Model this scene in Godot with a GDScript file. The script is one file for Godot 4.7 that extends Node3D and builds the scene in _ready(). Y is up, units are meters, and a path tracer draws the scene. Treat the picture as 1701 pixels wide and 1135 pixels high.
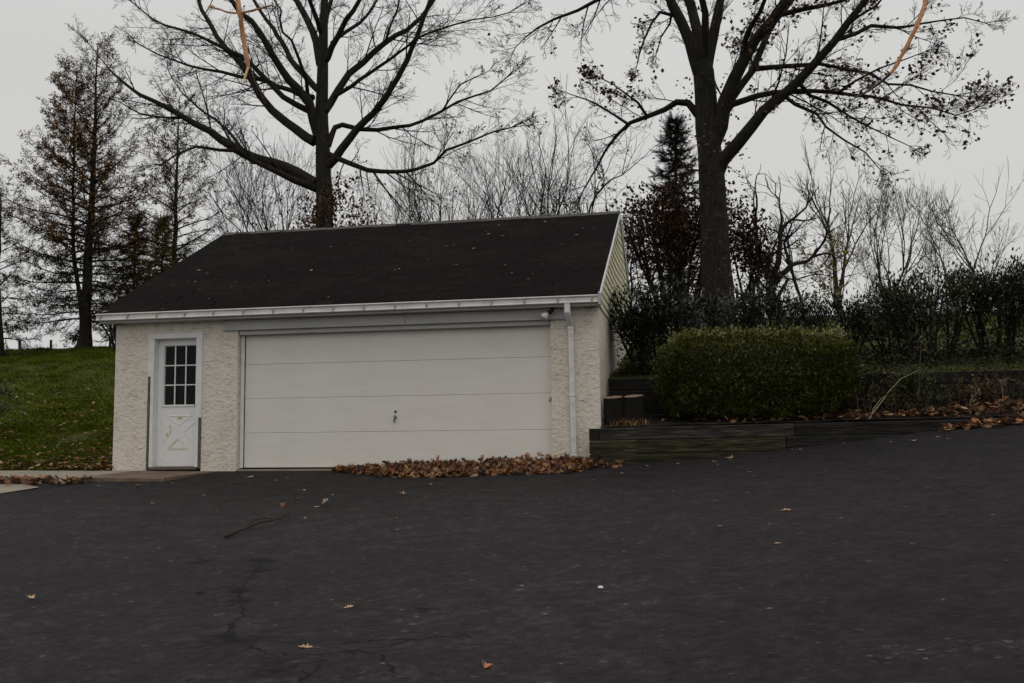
extends Node3D

# ---------------------------------------------------------------- mesh builder
class MB:
	var v := PackedVector3Array()
	var n := PackedVector3Array()
	var uv := PackedVector2Array()
	var col := PackedColorArray()
	var ix := PackedInt32Array()
	var tinted := false
	var tint := Color(1, 1, 1)

	func quad(a: Vector3, b: Vector3, c: Vector3, d: Vector3, ta := Vector2.ZERO, tb := Vector2.ZERO, tc := Vector2.ZERO, td := Vector2.ZERO) -> void:
		# a, b, c, d run counter-clockwise as seen from outside
		var nn := (c - a).cross(d - b)
		nn = nn.normalized()
		var k := v.size()
		v.append(a); v.append(b); v.append(c); v.append(d)
		for q in 4: n.append(nn)
		uv.append(ta); uv.append(tb); uv.append(tc); uv.append(td)
		if tinted:
			for q in 4: col.append(tint)
		ix.append(k); ix.append(k + 2); ix.append(k + 1); ix.append(k); ix.append(k + 3); ix.append(k + 2)

	func tri(a: Vector3, b: Vector3, c: Vector3) -> void:
		var nn := (b - a).cross(c - a).normalized()
		var k := v.size()
		v.append(a); v.append(b); v.append(c)
		for q in 3: n.append(nn); uv.append(Vector2.ZERO)
		if tinted:
			for q in 3: col.append(tint)
		ix.append(k); ix.append(k + 2); ix.append(k + 1)

	func out(p: Array, centre: Vector3) -> void:
		# a triangle or quad turned so that it faces away from the centre
		var mid: Vector3 = p[0]
		for q in range(1, p.size()): mid += p[q]
		mid /= p.size()
		var nn: Vector3 = (p[1] - p[0]).cross(p[2] - p[0])
		if nn.dot(mid - centre) < 0.0: p.reverse()
		if p.size() == 3: tri(p[0], p[1], p[2])
		else: quad(p[0], p[1], p[2], p[3])

	func box(p: Vector3, s: Vector3, bas := Basis.IDENTITY) -> void:
		var x := bas.x * s.x * 0.5
		var y := bas.y * s.y * 0.5
		var z := bas.z * s.z * 0.5
		quad(p - x - y + z, p + x - y + z, p + x + y + z, p - x + y + z)
		quad(p + x - y - z, p - x - y - z, p - x + y - z, p + x + y - z)
		quad(p + x - y + z, p + x - y - z, p + x + y - z, p + x + y + z)
		quad(p - x - y - z, p - x - y + z, p - x + y + z, p - x + y - z)
		quad(p - x + y + z, p + x + y + z, p + x + y - z, p - x + y - z)
		quad(p - x - y - z, p + x - y - z, p + x - y + z, p - x - y + z)

	func cbox(p: Vector3, s: Vector3, b := 0.008, bas := Basis.IDENTITY) -> void:
		# a box with chamfered edges
		var hh := s * 0.5
		var f := func(sx: float, sy: float, sz: float, axis: int) -> Vector3:
			var q := Vector3(sx * (hh.x - b), sy * (hh.y - b), sz * (hh.z - b))
			q[axis] = Vector3(sx * hh.x, sy * hh.y, sz * hh.z)[axis]
			return p + bas * q
		for s1: float in [-1.0, 1.0]:
			out([f.call(s1, -1, -1, 0), f.call(s1, 1, -1, 0), f.call(s1, 1, 1, 0), f.call(s1, -1, 1, 0)], p)
			out([f.call(-1, s1, -1, 1), f.call(1, s1, -1, 1), f.call(1, s1, 1, 1), f.call(-1, s1, 1, 1)], p)
			out([f.call(-1, -1, s1, 2), f.call(1, -1, s1, 2), f.call(1, 1, s1, 2), f.call(-1, 1, s1, 2)], p)
			for s2: float in [-1.0, 1.0]:
				out([f.call(s1, s2, -1, 0), f.call(s1, s2, 1, 0), f.call(s1, s2, 1, 1), f.call(s1, s2, -1, 1)], p)
				out([f.call(s1, -1, s2, 0), f.call(s1, 1, s2, 0), f.call(s1, 1, s2, 2), f.call(s1, -1, s2, 2)], p)
				out([f.call(-1, s1, s2, 1), f.call(1, s1, s2, 1), f.call(1, s1, s2, 2), f.call(-1, s1, s2, 2)], p)
				for s3: float in [-1.0, 1.0]:
					out([f.call(s1, s2, s3, 0), f.call(s1, s2, s3, 1), f.call(s1, s2, s3, 2)], p)

	func tube(pts: PackedVector3Array, rad: PackedFloat32Array, sides: int, wob := 0.0) -> void:
		var cnt := pts.size()
		if cnt < 2: return
		var d := (pts[1] - pts[0]).normalized()
		var u := d.cross(Vector3(0.13, 0.31, 0.94)).normalized()
		if u.length() < 0.5: u = d.cross(Vector3.RIGHT).normalized()
		var along := 0.0
		var k := v.size()
		for i in cnt:
			if i > 0:
				along += pts[i].distance_to(pts[i - 1])
				d = (pts[mini(i + 1, cnt - 1)] - pts[i - 1]).normalized()
				u = (u - d * u.dot(d)).normalized()
			var w := d.cross(u)
			for s in sides:
				var a := TAU * s / sides
				var nn := u * cos(a) + w * sin(a)
				var r := rad[i]
				if wob > 0.0: r *= 1.0 + wob * sin(a * 3.0 + along * 2.3) + wob * 0.6 * sin(a * 5.0 - along * 3.7)
				v.append(pts[i] + nn * r)
				n.append(nn)
				uv.append(Vector2(float(s) / sides, along))
				if tinted: col.append(tint)
		for i in cnt - 1:
			for s in sides:
				var a0 := k + i * sides + s
				var a1 := k + i * sides + (s + 1) % sides
				ix.append(a0); ix.append(a0 + sides); ix.append(a1)
				ix.append(a1); ix.append(a0 + sides); ix.append(a1 + sides)
		if sides > 4:
			for e in [0, cnt - 1]:
				var cc := v.size()
				v.append(pts[e]); n.append(d if e > 0 else -d); uv.append(Vector2.ZERO)
				if tinted: col.append(tint)
				for s in sides:
					ix.append(cc)
					ix.append(k + e * sides + (s + (0 if e == 0 else 1)) % sides)
					ix.append(k + e * sides + (s + (1 if e == 0 else 0)) % sides)

	func grid(nx: int, nz: int, f: Callable, scale := Vector2.ONE) -> void:
		# f(i, j) gives a point; smooth normals; i runs along x, j along +z
		var k := v.size()
		for j in nz:
			for i in nx:
				var p: Vector3 = f.call(i, j)
				v.append(p)
				uv.append(Vector2(p.x * scale.x, p.z * scale.y))
				n.append(Vector3.UP)
				if tinted: col.append(tint)
		for j in nz:
			for i in nx:
				var a := v[k + j * nx + mini(i + 1, nx - 1)] - v[k + j * nx + maxi(i - 1, 0)]
				var b := v[k + mini(j + 1, nz - 1) * nx + i] - v[k + maxi(j - 1, 0) * nx + i]
				var nn := b.cross(a).normalized()
				n[k + j * nx + i] = nn

	func grid_faces(k: int, nx: int, nz: int, keep: Callable) -> void:
		for j in nz - 1:
			for i in nx - 1:
				if keep.call(i, j):
					var a := k + j * nx + i
					ix.append(a); ix.append(a + 1); ix.append(a + nx)
					ix.append(a + 1); ix.append(a + nx + 1); ix.append(a + nx)

	func mesh(m: Material) -> ArrayMesh:
		var arr := []
		arr.resize(Mesh.ARRAY_MAX)
		arr[Mesh.ARRAY_VERTEX] = v
		arr[Mesh.ARRAY_NORMAL] = n
		arr[Mesh.ARRAY_TEX_UV] = uv
		if tinted: arr[Mesh.ARRAY_COLOR] = col
		arr[Mesh.ARRAY_INDEX] = ix
		var am := ArrayMesh.new()
		am.add_surface_from_arrays(Mesh.PRIMITIVE_TRIANGLES, arr)
		am.surface_set_material(0, m)
		return am

var rng := RandomNumberGenerator.new()
var M := {}
var used := {}

# ---------------------------------------------------------------- naming
func numbered(called: String) -> String:
	var k: int = used.get(called, 0)
	used[called] = k + 1
	return called if k == 0 else "%s_%03d" % [called, k]

func tag(o: Node3D, label := "", category := "", group := "", kind := "") -> Node3D:
	if label: o.set_meta("label", label)
	if category: o.set_meta("category", category)
	if group: o.set_meta("group", group)
	if kind: o.set_meta("kind", kind)
	return o

func thing(called: String, label: String, category: String, at := Vector3.ZERO, group := "") -> Node3D:
	var o := Node3D.new()
	o.name = numbered(called)
	add_child(o)
	o.position = at
	tag(o, label, category, group)
	return o

func obj(called: String, mb: MB, m: Material, parent: Node3D = null) -> MeshInstance3D:
	return put(called, mb.mesh(m), parent)

func put(called: String, mesh: Mesh, parent: Node3D = null) -> MeshInstance3D:
	var o := MeshInstance3D.new()
	o.mesh = mesh
	if parent:
		o.name = called
		parent.add_child(o, true)
	else:
		o.name = numbered(called)
		add_child(o)
	return o

func struct(called: String, mb: MB, m: Material, label := "") -> MeshInstance3D:
	var o := obj(called, mb, m)
	tag(o, label, "", "", "structure")
	return o

func scatter(called: String, mesh: Mesh, where: Array, tints: Array, parent: Node3D = null) -> MultiMeshInstance3D:
	var mm := MultiMesh.new()
	mm.transform_format = MultiMesh.TRANSFORM_3D
	mm.use_colors = true
	mm.mesh = mesh
	mm.instance_count = where.size()
	for i in where.size():
		mm.set_instance_transform(i, where[i])
		mm.set_instance_color(i, tints[i])
	var o := MultiMeshInstance3D.new()
	o.multimesh = mm
	o.set_meta("kind", "stuff")
	if parent:
		o.name = called
		parent.add_child(o, true)
	else:
		o.name = numbered(called)
		add_child(o)
	return o

# ---------------------------------------------------------------- materials
func lin(r: float, g: float, b: float) -> Color:
	return Color(r, g, b).linear_to_srgb()

func mat(r: float, g: float, b: float, rough := 0.8, spec := 0.4) -> StandardMaterial3D:
	var m := StandardMaterial3D.new()
	m.albedo_color = lin(r, g, b)
	m.roughness = rough
	m.metallic_specular = spec
	return m

func noise(w: int, h: int, freq: float, seed: int, octaves := 4, kind := FastNoiseLite.TYPE_SIMPLEX_SMOOTH, warp := 0.0) -> PackedByteArray:
	var f := FastNoiseLite.new()
	f.seed = seed
	f.frequency = freq
	f.noise_type = kind
	f.fractal_octaves = octaves
	if warp > 0.0:
		f.domain_warp_enabled = true
		f.domain_warp_amplitude = warp
		f.domain_warp_frequency = freq
	var im := f.get_seamless_image(w, h)
	im.convert(Image.FORMAT_L8)
	return im.get_data()

func ramp(stops: Array) -> Array:
	# stops: [position, Color (linear)] -> 256 sRGB triples
	var t := []
	for k in 256:
		var x := k / 255.0
		var c: Color = stops[0][1]
		for s in stops.size() - 1:
			if x >= stops[s][0]:
				var f: float = clampf((x - stops[s][0]) / maxf(1e-5, stops[s + 1][0] - stops[s][0]), 0.0, 1.0)
				c = (stops[s][1] as Color).lerp(stops[s + 1][1], f)
		c = c.linear_to_srgb()
		t.append([clampi(roundi(c.r * 255), 0, 255), clampi(roundi(c.g * 255), 0, 255), clampi(roundi(c.b * 255), 0, 255)])
	return t

func colored(data: PackedByteArray, w: int, h: int, stops: Array) -> Image:
	var t := ramp(stops)
	var o := PackedByteArray()
	o.resize(w * h * 3)
	var k := 0
	for q in data:
		var c: Array = t[q]
		o[k] = c[0]; o[k + 1] = c[1]; o[k + 2] = c[2]
		k += 3
	return Image.create_from_data(w, h, false, Image.FORMAT_RGB8, o)

func tex(im: Image) -> ImageTexture:
	return ImageTexture.create_from_image(im)

func grey(data: PackedByteArray, w: int, h: int) -> ImageTexture:
	return tex(Image.create_from_data(w, h, false, Image.FORMAT_L8, data))

func mixed(a: PackedByteArray, b: PackedByteArray, wa: float, wb: float) -> PackedByteArray:
	var o := PackedByteArray()
	o.resize(a.size())
	for k in a.size():
		o[k] = clampi(int(127.5 + (a[k] - 127.5) * wa + (b[k] - 127.5) * wb), 0, 255)
	return o

func tri_mat(im: Image, scale: Vector3, rough := 0.85, bump: ImageTexture = null, bump_cm := 0.4, world := true, spec := 0.4) -> StandardMaterial3D:
	var m := StandardMaterial3D.new()
	m.albedo_texture = tex(im)
	m.roughness = rough
	m.metallic_specular = spec
	m.uv1_triplanar = true
	m.uv1_world_triplanar = world
	m.uv1_scale = scale
	if bump:
		m.heightmap_enabled = true
		m.heightmap_texture = bump
		m.heightmap_scale = bump_cm
	return m

func leaf_mat(rough := 0.6, back := 0.25) -> StandardMaterial3D:
	var m := StandardMaterial3D.new()
	m.vertex_color_use_as_albedo = true
	m.roughness = rough
	m.metallic_specular = 0.35
	if back > 0.0:
		m.backlight_enabled = true
		m.backlight = Color(back, back, back)
	return m

func make_materials() -> void:
	var w := 512
	# painted door metal: fine horizontal grain, faint mottling
	var a := noise(w, w, 0.006, 3, 4)
	var b := noise(w, w, 0.05, 4, 3)
	var ab := mixed(a, b, 0.8, 0.4)
	M.door = tri_mat(colored(ab, w, w, [[0.0, Color(0.73, 0.70, 0.635)], [0.5, Color(0.775, 0.745, 0.685)], [1.0, Color(0.80, 0.77, 0.715)]]), Vector3(0.3, 1.2, 0.3), 0.55, grey(b, w, w), 0.10)
	M.trim = tri_mat(colored(ab, w, w, [[0.0, Color(0.66, 0.66, 0.65)], [0.5, Color(0.76, 0.76, 0.75)], [1.0, Color(0.82, 0.81, 0.79)]]), Vector3(0.5, 1.0, 0.5), 0.5)
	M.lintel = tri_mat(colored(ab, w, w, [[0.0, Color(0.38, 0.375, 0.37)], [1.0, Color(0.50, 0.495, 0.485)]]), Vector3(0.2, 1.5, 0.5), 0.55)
	M.gutter = tri_mat(colored(ab, w, w, [[0.0, Color(0.48, 0.46, 0.42)], [0.45, Color(0.70, 0.69, 0.66)], [1.0, Color(0.78, 0.77, 0.75)]]), Vector3(0.8, 2.0, 0.5), 0.45)
	M.gutter_dirt = mat(0.36, 0.33, 0.28, 0.7)
	M.slab_door = mat(0.83, 0.82, 0.81, 0.45)
	M.dark = mat(0.012, 0.011, 0.010, 0.9)
	M.metal = mat(0.22, 0.21, 0.20, 0.4)
	M.metal.metallic = 0.8
	M.weathered = tri_mat(colored(noise(w, w, 0.03, 5, 5), w, w, [[0.0, Color(0.05, 0.042, 0.03)], [0.55, Color(0.12, 0.104, 0.08)], [0.75, Color(0.16, 0.14, 0.115)], [1.0, Color(0.36, 0.335, 0.30)]]), Vector3(2.6, 0.7, 2.6), 0.9)
	M.interior = mat(0.03, 0.028, 0.026, 0.95)
	var gl := StandardMaterial3D.new()
	gl.transparency = BaseMaterial3D.TRANSPARENCY_ALPHA
	gl.albedo_color = Color(0.06, 0.06, 0.065, 0.4)
	gl.roughness = 0.06
	gl.metallic_specular = 0.22
	M.glass = gl
	make_stucco()
	# shingles, a few tones
	M.shingle = []
	var g := noise(256, 256, 0.12, 8, 3)
	for t in [[0.0078, 0.0068, 0.0065], [0.0088, 0.0076, 0.0072], [0.0098, 0.0084, 0.0078], [0.0112, 0.0095, 0.0084], [0.0130, 0.0110, 0.0090]]:
		M.shingle.append(tri_mat(colored(g, 256, 256, [[0.0, Color(t[0] * 0.5, t[1] * 0.5, t[2] * 0.5)], [0.6, Color(t[0], t[1], t[2])], [1.0, Color(t[0] * 2.4, t[1] * 2.4, t[2] * 2.4)]]), Vector3(1.7, 1.7, 1.7), 0.97, null, 0.0, true, 0.2))
	M.ridge = tri_mat(colored(g, 256, 256, [[0.0, Color(0.05, 0.045, 0.038)], [1.0, Color(0.13, 0.12, 0.10)]]), Vector3(2, 2, 2), 0.95)
	# cream siding with mildew
	var sd := mixed(noise(w, w, 0.012, 14, 4), noise(w, w, 0.08, 15, 3), 0.9, 0.4)
	M.siding = tri_mat(colored(sd, w, w, [[0.0, Color(0.42, 0.385, 0.24)], [0.4, Color(0.66, 0.62, 0.43)], [1.0, Color(0.76, 0.725, 0.54)]]), Vector3(0.5, 1.0, 0.5), 0.6)
	# concrete
	var cn := mixed(noise(w, w, 0.008, 21, 4), noise(w, w, 0.12, 22, 3), 0.7, 0.5)
	M.concrete = tri_mat(colored(cn, w, w, [[0.0, Color(0.19, 0.165, 0.125)], [0.5, Color(0.28, 0.25, 0.195)], [1.0, Color(0.36, 0.325, 0.26)]]), Vector3(0.5, 0.5, 0.5), 0.9, grey(cn, w, w), 0.4)
	M.stained = tri_mat(colored(cn, w, w, [[0.0, Color(0.075, 0.048, 0.032)], [0.5, Color(0.15, 0.105, 0.075)], [1.0, Color(0.24, 0.18, 0.13)]]), Vector3(0.6, 0.6, 0.6), 0.9, grey(cn, w, w), 0.4)
	# timbers: long grain along x
	var wd := mixed(noise(w, w, 0.02, 31, 5), noise(w, w, 0.006, 32, 3), 0.7, 0.8)
	M.timber = []
	for t in [[0.030, 0.027, 0.022], [0.036, 0.029, 0.015], [0.022, 0.021, 0.010], [0.014, 0.012, 0.010]]:
		M.timber.append(tri_mat(colored(wd, w, w, [[0.0, Color(t[0] * 0.25, t[1] * 0.25, t[2] * 0.25)], [0.45, Color(t[0] * 0.8, t[1] * 0.8, t[2] * 0.8)], [1.0, Color(t[0] * 2.4, t[1] * 2.4, t[2] * 2.4)]]), Vector3(0.35, 4.0, 3.0), 0.9, grey(wd, w, w), 1.2))
	M.timber_black = tri_mat(colored(wd, w, w, [[0.0, Color(0.003, 0.003, 0.003)], [1.0, Color(0.018, 0.016, 0.013)]]), Vector3(0.35, 4.0, 3.0), 0.95)
	M.log_bark = tri_mat(colored(wd, w, w, [[0.0, Color(0.002, 0.002, 0.002)], [0.5, Color(0.008, 0.007, 0.006)], [1.0, Color(0.022, 0.019, 0.015)]]), Vector3(5.0, 1.2, 5.0), 0.95, grey(wd, w, w), 4.0)
	M.end_grain = tri_mat(colored(wd, w, w, [[0.0, Color(0.006, 0.006, 0.006)], [1.0, Color(0.022, 0.020, 0.018)]]), Vector3(4, 4, 4), 0.95)
	M.log_top = tri_mat(colored(wd, w, w, [[0.0, Color(0.16, 0.10, 0.065)], [1.0, Color(0.36, 0.24, 0.17)]]), Vector3(2, 2, 2), 0.8)
	# barks
	var bk := mixed(noise(w, w, 0.03, 41, 4), noise(w, w, 0.008, 42, 3), 0.8, 0.6)
	var bt := grey(bk, w, w)
	M.bark = tri_mat(colored(bk, w, w, [[0.0, Color(0.006, 0.005, 0.004)], [0.5, Color(0.021, 0.0175, 0.0135)], [1.0, Color(0.055, 0.047, 0.037)]]), Vector3(2.2, 0.5, 2.2), 0.95, bt, 3.0)
	M.bark_dark = tri_mat(colored(bk, w, w, [[0.0, Color(0.008, 0.007, 0.006)], [0.5, Color(0.018, 0.015, 0.012)], [1.0, Color(0.04, 0.034, 0.028)]]), Vector3(2.2, 0.5, 2.2), 0.95, bt, 3.0)
	M.bark_warm = tri_mat(colored(bk, w, w, [[0.0, Color(0.014, 0.010, 0.007)], [0.5, Color(0.036, 0.027, 0.019)], [1.0, Color(0.07, 0.055, 0.04)]]), Vector3(2.2, 0.5, 2.2), 0.95, bt, 2.0)
	M.bark_grey = mat(0.05, 0.044, 0.038, 0.95)
	M.twig = mat(0.026, 0.021, 0.018, 0.95)
	M.twig_pale = mat(0.075, 0.060, 0.050, 0.95)
	M.twig_warm = mat(0.05, 0.034, 0.022, 0.95)
	M.twig_orange = tri_mat(colored(bk, w, w, [[0.0, Color(0.22, 0.10, 0.045)], [0.45, Color(0.50, 0.235, 0.105)], [1.0, Color(0.74, 0.40, 0.20)]]), Vector3(24, 9, 24), 0.7, bt, 0.3)  # orange bark, brightened so the colour carries the flash light on it
	M.twig_purple = mat(0.13, 0.08, 0.065, 0.7)
	M.bud = mat(0.55, 0.40, 0.14, 0.6)
	M.leaf = leaf_mat(0.65, 0.2)
	M.leaf_glossy = leaf_mat(0.38, 0.1)
	M.leaf_glossy.metallic_specular = 0.5
	M.dead_leaf = leaf_mat(0.75, 0.1)
	M.blade = leaf_mat(0.9, 0.2)
	M.blade.metallic_specular = 0.1
	# earth and lawn soil
	var en := mixed(noise(w, w, 0.01, 51, 5), noise(w, w, 0.09, 52, 3), 0.7, 0.6)
	M.lawn = tri_mat(colored(en, w, w, [[0.0, Color(0.025, 0.030, 0.004)], [0.5, Color(0.052, 0.066, 0.008)], [1.0, Color(0.085, 0.105, 0.014)]]), Vector3(0.3, 0.3, 0.3), 0.95, grey(en, w, w), 2.0)
	M.soil = tri_mat(colored(en, w, w, [[0.0, Color(0.008, 0.006, 0.004)], [0.6, Color(0.025, 0.018, 0.012)], [1.0, Color(0.06, 0.04, 0.024)]]), Vector3(0.7, 0.7, 0.7), 0.95, grey(en, w, w), 2.0)
	make_asphalt()
	make_door_paint()

func make_stucco() -> void:
	# trowelled stucco: many short crescent lips, each with a dirty crevice under it, its shade painted into the colour; 2 m a side
	var w := 1024
	var base := mixed(noise(w, w, 0.004, 61, 3), noise(w, w, 0.06, 62, 3), 0.35, 0.35)
	var ridge := noise(w, w, 0.013, 63, 3, FastNoiseLite.TYPE_SIMPLEX_SMOOTH, 30.0)
	for k in w * w: ridge[k] = clampi(225 - absi(ridge[k] - 127) * 3, 0, 255)
	var bump := PackedByteArray()
	bump.resize(w * w)
	var dirt_shade := PackedByteArray()
	dirt_shade.resize(w * w)
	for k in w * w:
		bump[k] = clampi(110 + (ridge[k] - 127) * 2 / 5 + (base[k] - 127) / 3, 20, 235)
		dirt_shade[k] = clampi(160 + (ridge[k] - 160) / 9 + (base[k] - 127) / 2, 0, 255)
	var r := RandomNumberGenerator.new()
	r.seed = 77
	for s in 1250:
		var cx := r.randi_range(0, w - 1)
		var cy := r.randi_range(0, w - 1)
		var half := r.randi_range(7, 30)
		var bend := r.randf_range(-1.0, 1.3)
		var tilt := clampf(r.randfn(0.0, 0.35), -1.2, 1.2)
		var deep := r.randf_range(0.3, 1.0)
		var tall := r.randi_range(4, 9)
		for x in range(-half, half + 1):
			var t := float(x) / half
			var y0 := int(bend * t * t * 9.0 + tilt * x + sin(x * 0.5 + s) * 0.7)
			var fade := (1.0 - t * t) * deep
			var px := posmod(cx + x, w)
			for y in tall:
				var q := posmod(cy + y0 - y, w) * w + px
				bump[q] = clampi(bump[q] + int(70.0 * fade * (1.0 - float(y) / tall)), 0, 235)
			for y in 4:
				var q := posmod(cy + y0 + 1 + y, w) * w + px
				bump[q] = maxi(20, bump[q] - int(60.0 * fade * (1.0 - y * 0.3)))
				dirt_shade[q] = maxi(0, dirt_shade[q] - int(105.0 * fade * (1.0 - y * 0.24)))
	M.stucco = tri_mat(colored(dirt_shade, w, w, [[0.0, Color(0.13, 0.105, 0.075)], [0.35, Color(0.46, 0.40, 0.33)], [0.6, Color(0.73, 0.665, 0.575)], [1.0, Color(0.82, 0.76, 0.675)]]), Vector3(0.5, 0.5, 0.5), 0.9, grey(bump, w, w), 1.7)

func line_on(d: PackedByteArray, w: int, h: int, a: Vector2, b: Vector2, width: float, dark: float) -> void:
	var steps := int(a.distance_to(b) * 1.5) + 1
	for s in steps + 1:
		var p := a.lerp(b, float(s) / steps)
		var rr := int(ceil(width))
		for y in range(-rr, rr + 1):
			for x in range(-rr, rr + 1):
				var e := sqrt(float(x * x + y * y))
				if e > width: continue
				var qx := int(p.x) + x
				var qy := int(p.y) + y
				if qx < 0 or qy < 0 or qx >= w or qy >= h: continue
				var q := qy * w + qx
				d[q] = int(lerpf(d[q], 0.0 if dark > 0.0 else 255.0, absf(dark) * (1.0 - 0.5 * e / width)))

const DRIVE := Rect2(-4.0, 0.0, 17.0, 11.5)

func make_asphalt() -> void:
	var w := 2048
	var h := 1386
	# coarse mottling at low size, then enlarged, then fine streaks and grains
	var lw := 512
	var lh := 346
	var low := mixed(noise(lw, lh, 0.008, 71, 4), noise(lw, lh, 0.08, 72, 4), 0.14, 0.34)
	for j in lh:
		var zz := (j + 0.5) / lh * 11.5
		var seal := 46.0 * smoothstep(3.4, 1.2, zz)
		for i in lw:
			var f := float(i) / lw
			low[j * lw + i] = clampi(int(low[j * lw + i] + 8.0 - seal - 50.0 * smoothstep(0.56, 0.82, f) - 10.0 * smoothstep(0.5, 0.34, f)), 0, 255)
	var li := Image.create_from_data(lw, lh, false, Image.FORMAT_L8, low)
	li.resize(w, h, Image.INTERPOLATE_CUBIC)
	var d := li.get_data()
	var mid := noise(512, 512, 0.07, 76, 3)
	for y in h:
		var row := (y % 512) * 512
		for x in w:
			var q := y * w + x
			d[q] = clampi(d[q] + (mid[row + ((x + (y / 512) * 171) % 512)] - 127) * 2 / 5, 0, 255)
	var r := RandomNumberGenerator.new()
	r.seed = 5
	# pale worn grains and scrapes
	for s in 15000:
		var p := Vector2(r.randf() * w, r.randf() * h)
		var len := r.randf_range(0.0, 5.0)
		line_on(d, w, h, p, p + Vector2(len, r.randf_range(-1.0, 1.0)), r.randf_range(0.8, 1.5), -r.randf_range(0.05, 0.30))
	for s in 5200:
		var p := Vector2(r.randf() * w, r.randf() * h)
		line_on(d, w, h, p, p + Vector2(r.randf_range(1.0, 12.0), r.randf_range(-3.0, 3.0)), r.randf_range(0.9, 1.9), r.randf_range(0.05, 0.22))
	for s in 150:
		var p := Vector2(r.randf() * w, r.randf() * h)
		line_on(d, w, h, p, p + Vector2(r.randf_range(0.0, 3.0), 0), r.randf_range(1.0, 1.7), -r.randf_range(0.5, 0.85))
	# worn patch with bare stones
	for s in 260:
		var p := Vector2((8.22 + r.randfn(0.0, 0.32) - DRIVE.position.x) / DRIVE.size.x * w, (9.00 + r.randfn(0.0, 0.10) - DRIVE.position.y) / DRIVE.size.y * h)
		line_on(d, w, h, p, p + Vector2(r.randf_range(0.0, 4.0), 0), r.randf_range(0.9, 1.8), -r.randf_range(0.05, 0.26))
	# cracks
	for c: Array in [[3.37,6.30, 3.48,6.69, 3.55,6.99, 3.77,7.36, 3.99,7.77, 4.00,7.92, 4.13,8.19, 4.21,8.32, 4.33,8.40, 4.48,8.55, 4.63,8.65, 4.70,8.65, 4.90,8.65, 5.02,8.58, 5.21,8.51, 5.37,8.37],
		[4.84,8.46, 5.17,8.36, 5.53,8.30, 5.61,8.25],
		[4.94,8.64, 5.33,8.54],
		[4.91,8.68, 4.96,8.83, 4.98,9.00, 4.97,9.11],
		[5.24,8.65, 5.38,8.87, 5.42,8.97],
		[4.00,7.92, 4.08,8.15, 4.16,8.34],
		[3.24,5.92, 3.38,6.30],
		[3.51,7.00, 3.55,6.99]]:
		for i in range(0, c.size() - 2, 2):
			var a := Vector2((c[i] - DRIVE.position.x) / DRIVE.size.x * w, (c[i + 1] - DRIVE.position.y) / DRIVE.size.y * h)
			var b := Vector2((c[i + 2] - DRIVE.position.x) / DRIVE.size.x * w, (c[i + 3] - DRIVE.position.y) / DRIVE.size.y * h)
			var prev := a
			var pieces := maxi(2, int(a.distance_to(b) / 6.0))
			for s in pieces:
				var q := a.lerp(b, float(s + 1) / pieces) + (Vector2(r.randfn(0, 1.7), r.randfn(0, 1.7)) if s < pieces - 1 else Vector2.ZERO)
				line_on(d, w, h, prev, q, r.randf_range(0.9, 1.7), r.randf_range(0.35, 0.75))
				if r.randf() < 0.18: line_on(d, w, h, q, q + Vector2(r.randf_range(-14, 14), r.randf_range(-14, 14)), 1.0, 0.5)
				prev = q
	# sealer smears
	for c: Array in [[4.21,8.32,0.1,0.05], [4.75,8.89,0.06,0.12], [3.42,6.34,0.05,0.05], [2.71,5.95,0.05,0.06], [3.22,5.96,0.06,0.03], [3.59,7.05,0.03,0.05], [3.78,7.38,0.04,0.04]]:
		for s in 30:
			var p := Vector2((c[0] + r.randfn(0.0, c[2]) - DRIVE.position.x) / DRIVE.size.x * w, (c[1] + r.randfn(0.0, c[3]) - DRIVE.position.y) / DRIVE.size.y * h)
			line_on(d, w, h, p, p + Vector2(r.randf_range(-12, 12), r.randf_range(-5, 5)), r.randf_range(2.0, 4.5), 0.09)
	var im := colored(d, w, h, [[0.0, Color(0.009, 0.0078, 0.0084)], [0.32, Color(0.0262, 0.0212, 0.0232)], [0.55, Color(0.0420, 0.0342, 0.0370)], [0.78, Color(0.076, 0.063, 0.066)], [1.0, Color(0.42, 0.40, 0.37)]])
	var m := StandardMaterial3D.new()
	m.albedo_texture = tex(im)
	m.roughness = 0.9
	m.metallic_specular = 0.3
	var fine := noise(512, 512, 0.30, 75, 2)
	m.normal_enabled = false
	m.heightmap_enabled = true
	m.heightmap_texture = tex(Image.create_from_data(w, h, false, Image.FORMAT_L8, d))
	m.heightmap_scale = 0.5
	m.detail_enabled = true
	m.detail_blend_mode = BaseMaterial3D.BLEND_MODE_MUL
	m.detail_uv_layer = BaseMaterial3D.DETAIL_UV_2
	m.detail_albedo = tex(colored(fine, 512, 512, [[0.0, Color(0.10, 0.10, 0.10)], [0.40, Color(0.50, 0.50, 0.50)], [0.62, Color(0.82, 0.82, 0.82)], [0.8, Color(1, 1, 1)], [1.0, Color(1, 1, 1)]]))
	M.asphalt = m

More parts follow.
